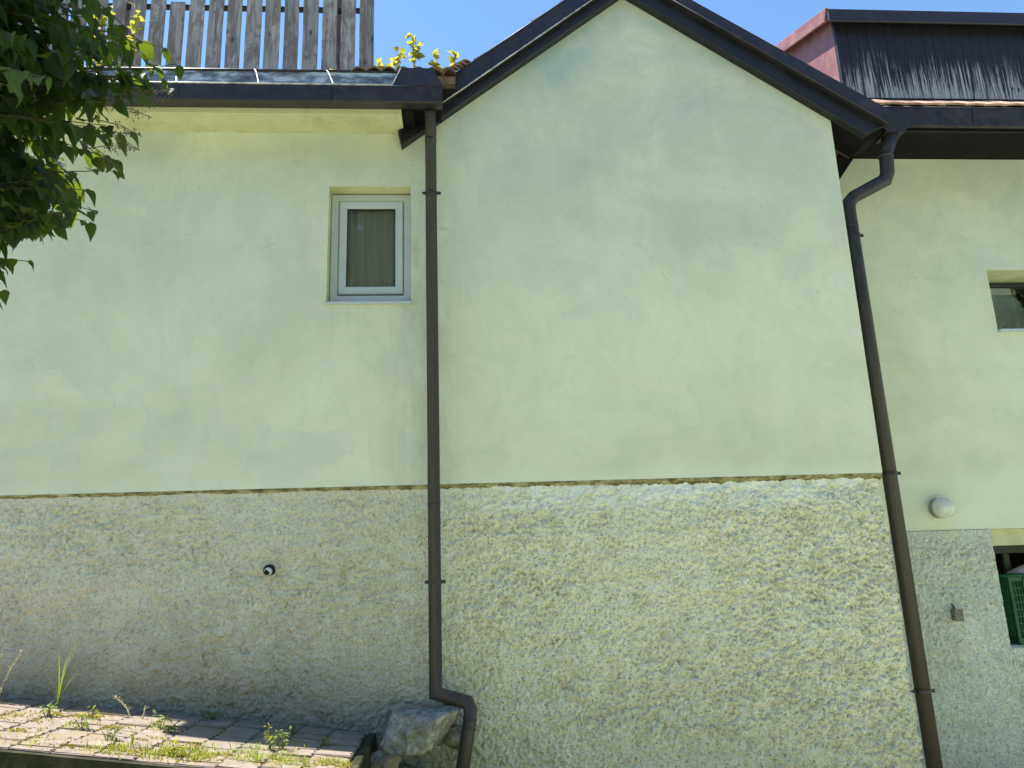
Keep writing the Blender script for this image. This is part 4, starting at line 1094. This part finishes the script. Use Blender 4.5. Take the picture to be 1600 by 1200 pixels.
W_ = [(-2.66, -.47, .10, WL, 'small grey-green weed in a joint just right of the grass tuft'), (-2.40, -.43, .10, YW, 'pale yellow weed rising from an orange moss patch'),
      (-2.32, -.72, .11, WL, 'two-stemmed weed in the middle of the sunlit pavers'), (-1.93, -.50, .10, WL, 'leafy weed at the corner of the shadow on the paving'),
      (-1.84, -.62, .08, WL, 'small weed inside the edge of the shadow'), (-2.05, -.98, .09, WL, 'greyish weed beside the short grass sprout'),
      (-1.16, -.80, .15, YW, 'bright yellow-green leafy weed standing at the edge of the shadow'), (-1.08, -.82, .13, WL, 'spreading weed with bare stems right of the bright weed'),
      (-1.70, -.12, .09, WL, 'dark weed in the shaded gap at the foot of the wall'), (-1.15, -.28, .08, WL, 'little dark weed on the shaded pavers near the wall'),
      (-.86, -.55, .07, YW, 'tuft of weed near the right end of the paving'), (-1.62, -1.15, .08, YW, 'yellow weed at the front edge of the paving')]
for x, y, h, LM, lb in W_:
    roof_plant((x, y, pav_z(x)-.03), [(random.uniform(-.05, .05), random.uniform(-.04, .04), h*random.uniform(.7, 1.1)) for _ in range(random.randint(3, 5))], lb, 7, 'weeds on the paving', stem='weed', LM=LM, name='weed', cat='weed', scale=.9)
for k, (x, y, h, lb) in enumerate([(-2.09, -1.46, .30, 'leafy weed growing up in front of the paving edge'), (-1.94, -1.5, .20, 'thin weed in the shade of the paving edge'), (-1.82, -1.47, .24, 'pale-tipped weed at the front of the paving edge')]):
    z = float(ground_z(np.array(x), np.array(y)))-.02
    roof_plant((x, y, z), [(random.uniform(-.04, .04), random.uniform(-.03, .03), h*random.uniform(.8, 1.1)) for _ in range(3)], lb, 11, 'weeds on the paving', stem='weed', LM=WL, name='weed', cat='weed', scale=1.1)

# ------------------------------------------------------------------ wood at the far side of the lawn, seen mirrored in the window pane
V = []; F = []
for k in range(16):
    cx0 = -26+k*3.6+random.uniform(-1, 1); cy0 = -24+random.uniform(-3, 3); hh = random.uniform(17, 21) if -12 < cx0 < 33 else random.uniform(10, 14); rr_ = random.uniform(2.4, 3.4)
    for q in range(1300):
        d = Vector((random.gauss(0, 1), random.gauss(0, 1), random.gauss(0, 1))).normalized()*random.uniform(.45, 1)
        p = Vector((cx0+d.x*rr_, cy0+d.y*rr_, hh*.58+d.z*hh*.42)); s = random.uniform(.25, .55)
        n = Vector((random.gauss(0, 1), random.gauss(0, 1), random.gauss(0, 1))).normalized(); a = n.orthogonal().normalized()*s; b = n.cross(a)
        i = len(V); V += [tuple(p+a), tuple(p+b), tuple(p-a), tuple(p-b)]; F.append((i, i+1, i+2, i+3))
    i = len(V)
    for z in (-.5, hh*.6):
        for q in range(6): V.append((cx0+.22*math.cos(q*1.047), cy0+.22*math.sin(q*1.047), z))
    for q in range(6): F.append((i+q, i+(q+1) % 6, i+6+(q+1) % 6, i+6+q))
me = bpy.data.meshes.new('wood'); me.from_pydata(V, [], F); me.update()
o = new_obj('wood', me, 'farleaf'); o['kind'] = 'stuff'
